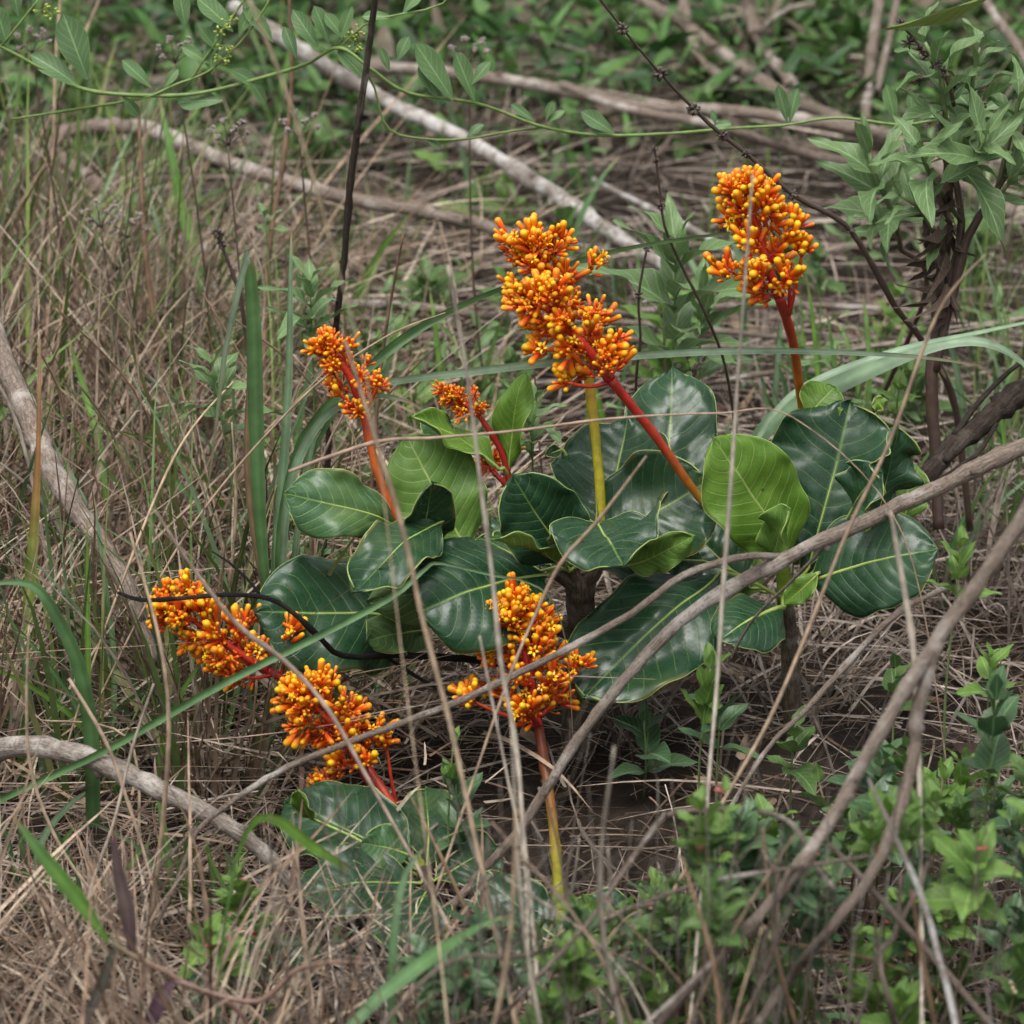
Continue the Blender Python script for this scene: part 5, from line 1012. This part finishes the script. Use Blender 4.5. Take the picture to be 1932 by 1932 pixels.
# ------------------------------------------------------------------ leafy upright weed by the right edge
def leafy_weed_right():
    g = down(1772, 1060, .25); t = empty('leafy_weed', g, 'tall weed with dark brown stems, pale green lance leaves and withered lower leaves', 'weed'); rg = random.Random(44)
    DK = ((0.06, .035, .028), (0.075, .048, .035), (0.09, .06, .04)); GS = ((0.10, .09, .05), (0.16, .24, .09))
    for pts in ([(1772, 1000, .25, 11), (1765, 850, .28, 11), (1758, 720, .3, 12), (1770, 600, .32, 13), (1780, 480, .34, 13), (1790, 330, .35, 10), (1775, 230, .35, 8)],
                [(1765, 700, .3, 8), (1795, 560, .32, 9), (1830, 440, .33, 8), (1880, 360, .34, 7), (1935, 250, .35, 6), (2000, 130, .35, 5)],
                [(1770, 600, .32, 7), (1800, 500, .33, 8), (1815, 420, .34, 7), (1800, 330, .35, 6)]):
        mb = MB(); tube(mb, path(pts), None, 8, .1, DK, rng=rg, wob=.12); mb.build('stem', M_STEM, t)
    for pts, n_, sz in (([(1790, 330, .35, 6), (1785, 240, .34, 5), (1775, 150, .33, 4.5), (1745, 80, .33, 3.5)], 7, .078), ([(1800, 340, .35, 5), (1830, 240, .36, 4.5), (1835, 150, .36, 4), (1850, 90, .36, 3)], 7, .078),
                        ([(1880, 365, .34, 5), (1900, 280, .34, 4.5), (1920, 200, .34, 4), (1935, 150, .34, 3)], 5, .072), ([(1860, 400, .33, 5), (1900, 350, .32, 4), (1940, 300, .32, 3)], 4, .072),
                        ([(1815, 420, .34, 5), (1760, 340, .3, 4.5), (1735, 280, .28, 4)], 5, .085), ([(1790, 330, .33, 5), (1840, 300, .3, 4.5), (1860, 255, .28, 3)], 4, .078), ([(1780, 480, .33, 5), (1740, 400, .3, 4), (1700, 370, .29, 3)], 4, .05)):
        leafy(t, path(pts), 'lance', n_, sz, .1, GS, 'shoot', rng=rg)
    org = world_loc(t)
    for q in range(26):                                                # withered leaves hanging on the lower stem
        v = rg.uniform(330, 640); u = 1775+rg.uniform(-14, 26); p = P(u, v, .31)
        put_leaf(t, org, p, Vector((rg.uniform(-.8, .8), rg.uniform(-.8, .3), -1)), rv(rg), rg.uniform(.025, .05), 'dry', 'withered_leaf', rng=rg)
    mb = MB()
    for (u, v) in ((1715, 80), (1735, 95), (1750, 105), (1765, 120), (1780, 135), (1735, 152), (1800, 160), (1850, 195), (1700, 45)):      # dark dry seed whorls
        c = P(u, v, .33)
        for q in range(14): d = rv(rg); tube(mb, [(c, .0012), (c+d*.005, .0014), (c+d*.008, .0005)], 3, 4, 0, ((0.05, .035, .03), (0.09, .065, .055)), rng=rg)
    tube(mb, path([(1700, 45, .33, 2.5), (1750, 105, .33, 3), (1785, 145, .33, 4), (1800, 200, .34, 4)]), None, 6, .1, DK, rng=rg); mb.build('seed_spike', M_STEM, t)
    # second, lower weed with big pale leaves in front of the level branch
    g = down(1650, 480, 1.0-.45, .0, .35); t = empty('leafy_weed', g, 'weed leaning on a thin woody stem, its large pale leaves beside the tall flower head', 'weed')
    mb = MB(); tube(mb, [(g, .003), (P(1745, 560, .6), .003), (P(1700, 470, .5), .003)], 12, 7, .1, DK, rng=rg); mb.build('stem', M_STEM, t)
    leafy(t, path([(1700, 470, .5, 5), (1690, 420, .48, 5.5), (1670, 370, .47, 5), (1650, 330, .46, 4.5), (1640, 290, .46, 3.5)]), 'lance', 6, 0.095, .1, GS, 'shoot', rng=rg, ang=(1.3, .4))
    leafy(t, path([(1695, 450, .49, 4), (1660, 430, .46, 4), (1640, 410, .45, 3)]), 'lance', 4, .042, .2, GS, 'shoot', rng=rg)
leafy_weed_right()
# olive leaf hanging in from the corner
g = down(1960, 200, .1, .12); t = empty('tall_sapling', g, 'single large olive-green leaf reaching in on a bare stem above the leafy weed', 'sapling')
mb = MB(); top = P(1880, -18, .1); tube(mb, [(g, .004), (g.lerp(P(1990, -20, .1), .6)+Vector((.03, 0, 0)), .003), (P(1960, -40, .1), .0025), (top, .0015)], 20, 6, .05, ((0.12, .09, .05), (0.2, .22, .07))); mb.build('stem', M_STEM, t)
a = top; b = P(1684, 66, .06); put_leaf(t, world_loc(t), a, b-a, nv3(.6, -1, .2), (b-a).length*1.05, 'olive')

# ------------------------------------------------------------------ dead seed stalks
def seed_stalk(label, pts, group=None, heads=(), dark=True):
    pp = path(pts); low = min(pp, key=lambda q: q[0].z)[0]; g = Vector((low.x, low.y, low.z))
    t = empty('seed_stalk', g, label, 'stalk', group); rg = random.Random(int(pts[0][0]*3)); DK = ((0.055, .035, .03), (0.10, .07, .055))
    mb = MB(); sm = tube(mb, pp, None, 6, .08, DK, rng=rg, wob=.1); mb.build('stem', M_STEM, t)
    for f, r in heads:
        c, _ = sm[min(len(sm)-1, int(f*(len(sm)-1)))]; mb = MB(); r *= .0005
        for q in range(22): d = rv(rg); tube(mb, [(c, r*.3), (c+d*r*.7, r*.28), (c+d*r*1.1, r*.1)], 3, 4, 0, ((0.04, .03, .026), (0.10, .075, .06)), rng=rg)
        mb.build('seed_head', M_STEM, t)
seed_stalk('long dark wiry stalk with knobbly seed whorls slanting down behind the tall flower head', [(1110, -30, .2, 2.6), (1200, 85, .22, 2.6), (1270, 165, .24, 3.2), (1340, 235, .26, 4), (1420, 300, .27, 4.4), (1500, 370, .28, 5), (1590, 420, .3, 5.5), (1640, 490, .32, 6), (1690, 580, .35, 6.5), (1745, 650, .38, 7), (1800, 760, .42, 7), (1830, 1000, .45, 7)], None, ((.07, 14), (.15, 15), (.24, 14), (.3, 12), (.36, 10), (.46, 12), (.58, 10)))
seed_stalk('thin dark stalk with small seed whorls between the middle and tall flower heads', [(1235, 280, .3, 2), (1245, 360, .3, 2.4), (1255, 430, .3, 2.6), (1290, 510, .32, 3), (1330, 590, .34, 3), (1370, 700, .4, 3), (1400, 900, .5, 3)], None, ((.02, 8), (.08, 7), (.25, 9), (.4, 8)))
seed_stalk('thin dark stalk with two seed whorls standing behind the middle flower heads', [(1220, 470, .35, 2), (1205, 560, .35, 2.6), (1208, 640, .36, 2.8), (1200, 720, .38, 2.6), (1195, 900, .45, 2.6)], None, ((.02, 8), (.28, 9), (.62, 8)))
seed_stalk('dark stalk with one round dry seed head among the level sticks', [(410, 440, .5, 3), (425, 480, .5, 3), (440, 520, .5, 4), (455, 570, .5, 4), (470, 700, .5, 4), (480, 1000, .4, 4)], None, ((.01, 14), (.1, 9), (.16, 9)))
def grey_heads(label, u, v, y, spots, group, gnd=None):
    """stalk with fluffy greyish seed heads on fine branches"""
    k = pxs(y); top = P(u, v, y); g = Vector((top.x+.03, y+.02, gz(top.x, y)-.003)); rg = random.Random(int(u+v))
    t = empty('seed_stalk', g, label, 'stalk', group); mb = MB(); DK = ((0.07, .045, .035), (0.11, .08, .06))
    tube(mb, [(g, 2.6*k), (g.lerp(top, .5)+rv(rg)*.015, 2.2*k), (top, 1.5*k)], 16, 5, .06, DK, rng=rg); heads = []
    for (du, dv) in spots:
        e = P(u+du, v+dv, y+rg.uniform(-.01, .01)); tube(mb, [(top, 1.3*k), (top.lerp(e, .6)+Vector((0, 0, .002)), 1*k), (e, .8*k)], 6, 4, 0, DK, rng=rg); heads.append(e)
    mb.build('stem', M_STEM, t)
    for e in heads:
        mb = MB()
        for q in range(4):
            c = e+rv(rg)*5*k
            for w in range(9): d = (rv(rg)+Vector((0, 0, .6))).normalized(); tube(mb, [(c, 1.3*k), (c+d*3.5*k, 1.5*k), (c+d*5.5*k, .6*k)], 3, 4, 0, ((0.16, .12, .1), (0.36, .31, .28)), rng=rg)
        mb.build('seed_head', M_STEM, t)
SP = ((-30, -30), (-8, -45), (12, -30), (25, -42), (32, -20), (-20, -12))
for (u, v, y, lab) in ((430, 275, .7, 'dead stalk with grey fluffy seed heads behind the bent wide blade'), (190, 430, .8, 'dead stalk with a flat bunch of grey seed heads beside the brown branch'), (330, 120, .8, 'dead stalk with grey seed heads reaching up to the vine'), (885, 120, 1.0, 'dead stalk with grey seed heads above the lichened branch'), (565, 260, .9, 'dead stalk with few grey seed heads next to the tall dark stalk'), (240, 450, .85, 'short dead stalk with tiny grey seed heads in the grass'), (1250, 600, .6, 'short dead stalk with tiny pale seed heads behind the middle flower heads'), (1305, 720, .5, 'dead stalk with pale seed heads over the back of the upright dark leaf'), (60, 100, .9, 'dead stalk with grey seed heads under the vine end'), (720, 880, .3, 'low dead stalk with tiny white seed heads behind the orange-red flower stalk'), (1005, 640, .5, 'dead stalk with pale curled seed heads under the half hidden flower head')):
    grey_heads(lab, u, v, y, SP[:(6 if v < 500 else 4)], 'dead stalks with grey seed heads')

# ------------------------------------------------------------------ pale leafy weeds behind the flowers
def weed(u, v, y, hpx, kind, pairs, szpx, label, group=None, lean=0.0, stems=1, cat='weed', name='leafy_weed', rng=None, sc=None, **kw):
    """weed whose top stands at picture point (u, v)"""
    rng = rng or random.Random(int(u*13+v*7)); k = pxs(y); top = P(u, v, y); bx = top.x-lean*hpx*k
    g = Vector((bx, y+.01, gz(bx, y)-.003)); t = empty(name, g, label, cat, group)
    for s in range(stems):
        tp = top+(Vector((rng.uniform(-1, 1)*.5*hpx*k, rng.uniform(-.05, .05), -rng.uniform(0, .35)*hpx*k)) if s else Vector())
        if tp.z < g.z+.03: tp.z = g.z+.03
        md = g.lerp(tp, .5)+Vector((rng.uniform(-.01, .01), rng.uniform(-.01, .01), 0))
        hgt = max((tp-g).length, 1e-3); st = max(0.05, 1-hpx*k/hgt)
        leafy(t, [(g, 2.6*k), (md, 2.4*k), (tp, 1.3*k)], kind, pairs, szpx*k, st, sc or ((0.10, .11, .05), (0.16, .25, .08)), rng=rng, **kw)
    return t
weed(1275, 465, .45, 300, 'lance', 8, 175, 'stout weed with long pale green leaves behind the middle flower heads', lean=-.1)
weed(1325, 560, .6, 190, 'lance', 6, 150, 'pale lance-leaved weed between the two long red flower stalks', lean=.1)
weed(585, 530, .4, 170, 'lance', 6, 120, 'pale green weed growing right beside the wide bent blade', lean=.1)
weed(400, 690, .2, 180, 'lance', 6, 110, 'pale green weed leaning in front of the dry grass and bent blade tip', lean=-.5)
weed(500, 410, .8, 60, 'lance', 3, 55, 'small star-shaped pale leaf shoot above the bent blade')
weed(1000, 800, .2, 80, 'mid', 4, 75, 'grey-green weed close behind the pale young shoot')
weed(1010, 755, .25, 120, 'lance', 4, 95, 'lance-leaved weed behind the yellow flower stalk')
weed(1500, 1020, .15, 60, 'bright', 3, 50, 'small weed between glossy leaves and young bright leaf')
weed(1815, 1030, -.25, 160, 'bright', 4, 75, 'fresh bright green weed beside the blurred thick branch')
weed(1690, 1260, -.22, 110, 'mid', 4, 85, 'green weed under the big level dark leaf')
weed(1870, 1240, -.3, 90, 'bright', 4, 70, 'small bright weed beside the forked blurred branch')
weed(1340, 1260, -.25, 130, 'bright', 4, 90, 'upright bright green shoot in front of the drooping round leaf', ang=(.5, .2))
weed(1360, 1330, -.25, 130, 'dark', 4, 95, 'grey-green oval-leaved weed below the drooping round leaf')
weed(855, 1400, -.3, 150, 'bright', 2, 60, 'shoot with a single bright green cupped leaf beside the flower head fork', ang=(.4, .2))
weed(860, 1480, -.3, 160, 'dark', 5, 95, 'bluish green weed beside the bright cupped leaf')
weed(1215, 1360, -.1, 100, 'dark', 4, 90, 'low dark weed under the corky trunk')
weed(1500, 1370, -.2, 110, 'mid', 4, 90, 'narrow-leaved green weed in the dark gap under the shrub')
weed(1880, 1320, -.5, 200, 'dark', 5, 110, 'tall glossy dark weed with a curled leaf at its tip', ang=(.9, .2))
weed(322, 610, .35, 30, 'sword', 1, 120, 'lone upright bright green leaf among the dry grass', ang=(.1, .1), whorl=1)
weed(1700, 700, .5, 110, 'bright', 4, 60, 'small yellowish-green weed behind the glossy folded leaves')
weed(1580, 640, .75, 100, 'lance', 4, 60, 'small pale weed behind the orange stalk of the tall flower head')
rs = random.Random(313)
for i in range(34):
    y = rs.uniform(.35, 1.3); u = rs.uniform(420, 980) if i < 20 else rs.uniform(1180, 1950); b_v = 966+(math.degrees(math.atan(1.648/(y+3.759)))-20)/7.125*966
    h = rs.uniform(70, 170); kind = rs.choice(('lance', 'lance', 'mid', 'bright')); tv = max(330, b_v-h*rs.uniform(1.0, 1.6))
    weed(u, tv, y, h, kind, rs.randint(3, 5), rs.uniform(65, 110), {'lance': 'pale narrow-leaved weed behind the flower heads ', 'mid': 'oval-leaved weed behind the flower heads ', 'bright': 'fresh green weed behind the flower heads '}[kind]+near(u, tv), 'weeds behind the flower heads', rng=rs, lean=rs.uniform(-.4, .4))
# thicket and mid-distance greenery
rs = random.Random(77)
for i in range(75):
    y = rs.uniform(0.9, 2.5); u = rs.uniform(-150, 2080); b_v = 966+(math.degrees(math.atan(1.648/(y+3.759)))-20)/7.125*966
    if 1080 < u < 1420 and b_v > 560: u = rs.uniform(300, 950)
    h = rs.uniform(50, 150); kind = rs.choice(('mid', 'mid', 'lance', 'bright'))
    tv = b_v-h*rs.uniform(.9, 1.5)
    weed(u, tv, y, h, kind, rs.randint(3, 5), rs.uniform(60, 105), {'mid': 'green oval-leaved weed ', 'lance': 'pale lance-leaved weed ', 'bright': 'bright yellowish-green weed '}[kind]+'among fallen sticks '+near(u, tv), {'mid': 'oval-leaved weeds among the sticks', 'lance': 'lance-leaved weeds among the sticks', 'bright': 'bright weeds among the sticks'}[kind], rng=rs, lean=rs.uniform(-.3, .3))
for i in range(60):
    y = rs.uniform(2.5, 4.0); u = rs.uniform(-250, 2180); h = rs.uniform(120, 260); b_v = 966+(math.degrees(math.atan(1.648/(y+3.759)))-20)/7.125*966
    kind = rs.choice(('back', 'back', 'mid', 'dark'))
    tv = b_v-h*rs.uniform(.5, 1.0)
    weed(u, tv, y, h, kind, rs.randint(5, 7), rs.uniform(55, 95), {'back': 'dense deep green bush in the blurred thicket ', 'mid': 'lighter green bush in the blurred thicket ', 'dark': 'fine-leaved green bush in the blurred thicket '}[kind]+near(u, tv), {'back': 'deep green thicket bushes', 'mid': 'lighter thicket bushes', 'dark': 'dark thicket bushes'}[kind], stems=3, cat='bush', name='thicket_bush', rng=rs, whorl=2)
# low foliage that fills the far thicket
n = 9000
x, y = xy_area(n, -1.6, 1.6, 2.3, 4.3)
b = np.stack([x, y, gz_np(x, y)+NR.uniform(0.0, 0.16, n)], -1)
mass('ground_cover', 'low tangled green ground cover filling the far thicket', b, NR.uniform(0, 6.283, n), NR.uniform(.6, 1.7, n), NR.uniform(.03, .085, n), NR.uniform(.006, .015, n), NR.uniform(0, .8, n),
     pick(np.array([(0.035, .095, .022), (0.06, .14, .03), (0.09, .19, .045), (0.05, .10, .04), (.16, .13, .09)]), n), M_BLADE, 5)

# ------------------------------------------------------------------ small-leaved shrublets with pink and cream flowers
def shrublet(u, v, y, hpx, stems, label, group, flowers, rng, kind='dark'):
    k = pxs(y); top = P(u, v, y); g = Vector((top.x, y, gz(top.x, y)-.003)); t = empty('flowering_shrublet', g, label, 'shrublet', group); org = world_loc(t)
    for s in range(stems):
        tp = top+Vector((rng.uniform(-1, 1)*70*k, rng.uniform(-.06, .06), -rng.uniform(0, 60)*k)); tp.z = max(tp.z, g.z+.05)
        md = g.lerp(tp, .5)+Vector((rng.uniform(-.02, .02), rng.uniform(-.02, .02), .01)); hgt = (tp-g).length; st = max(0.05, 1-hpx*k/hgt)
        sm = leafy(t, [(g, 2.6*k), (md, 2.2*k), (tp, 1.2*k)], kind, rng.randint(4, 6), rng.uniform(65, 105)*k, st, ((0.12, .07, .05), (0.16, .14, .07)), rng=rng, droop=.1)
        for q in range(flowers):
            c = sm[int(len(sm)*rng.uniform(st, .98))][0]+rv(rng)*16*k; mb = MB(); cr = rng.random() < .4
            for w in range(5):
                e = c+rv(rng)*7*k; d = rv(rng); col = ((0.5, .42, .25), (0.62, .55, .38)) if cr else ((0.38, .05, .06), (0.52, .16, .14))
                tube(mb, [(c, .6*k), (e, .8*k)], 3, 4, 0, ((0.2, .1, .06),)*2, rng=rng); tube(mb, [(e, 2*k), (e+d*4*k, 4*k), (e+d*8*k, 2.6*k)], 4, 5, 0, col, rng=rng)
            mb.build('flower_cluster', M_STEM, t)
rs = random.Random(99)
for i in range(62):
    u = rs.uniform(1060, 2040); y = rs.uniform(-.9, -.4)
    vmin = 1500 if u < 1500 else 1400
    if u < 1300: vmin = 1700
    v = rs.uniform(vmin, 1930)
    if P(u, v, y).z < .08: v = vmin+rs.uniform(0, 80)
    if P(u, v, y).z < .05: continue
    nf = rs.choice((0, 0, 1, 1, 2)); kd = rs.choice(('dark', 'dark', 'mid', 'mid', 'bright'))
    shrublet(u, v, y, rs.uniform(110, 190), rs.randint(2, 3), {'dark': 'dark small-leaved shrublet ', 'mid': 'mid green shrublet ', 'bright': 'fresh light green shrublet '}[kd]+('with tiny flowers ' if nf else 'without flowers ')+near(u, v), 'small-leaved shrublets under the tangled twigs', nf, rs, kd)
for i in range(12):
    u = rs.uniform(640, 1020); y = rs.uniform(-.95, -.5); v = rs.uniform(1740, 1930)
    if P(u, v, y).z < .04: continue
    shrublet(u, v, y, rs.uniform(80, 130), 2, 'small dark shrublet with a few tiny flowers '+near(u, v), 'shrublets beside the lone flower stalk', 1, rs)
for (u, v) in ((430, 1690), (395, 1720)):
    shrublet(u, v, -.6, 120, 2, 'thin bright shrublet with pink flowers standing in front of the dry grass', 'thin pink shrublets before the dry grass', 3, rs, 'bright')
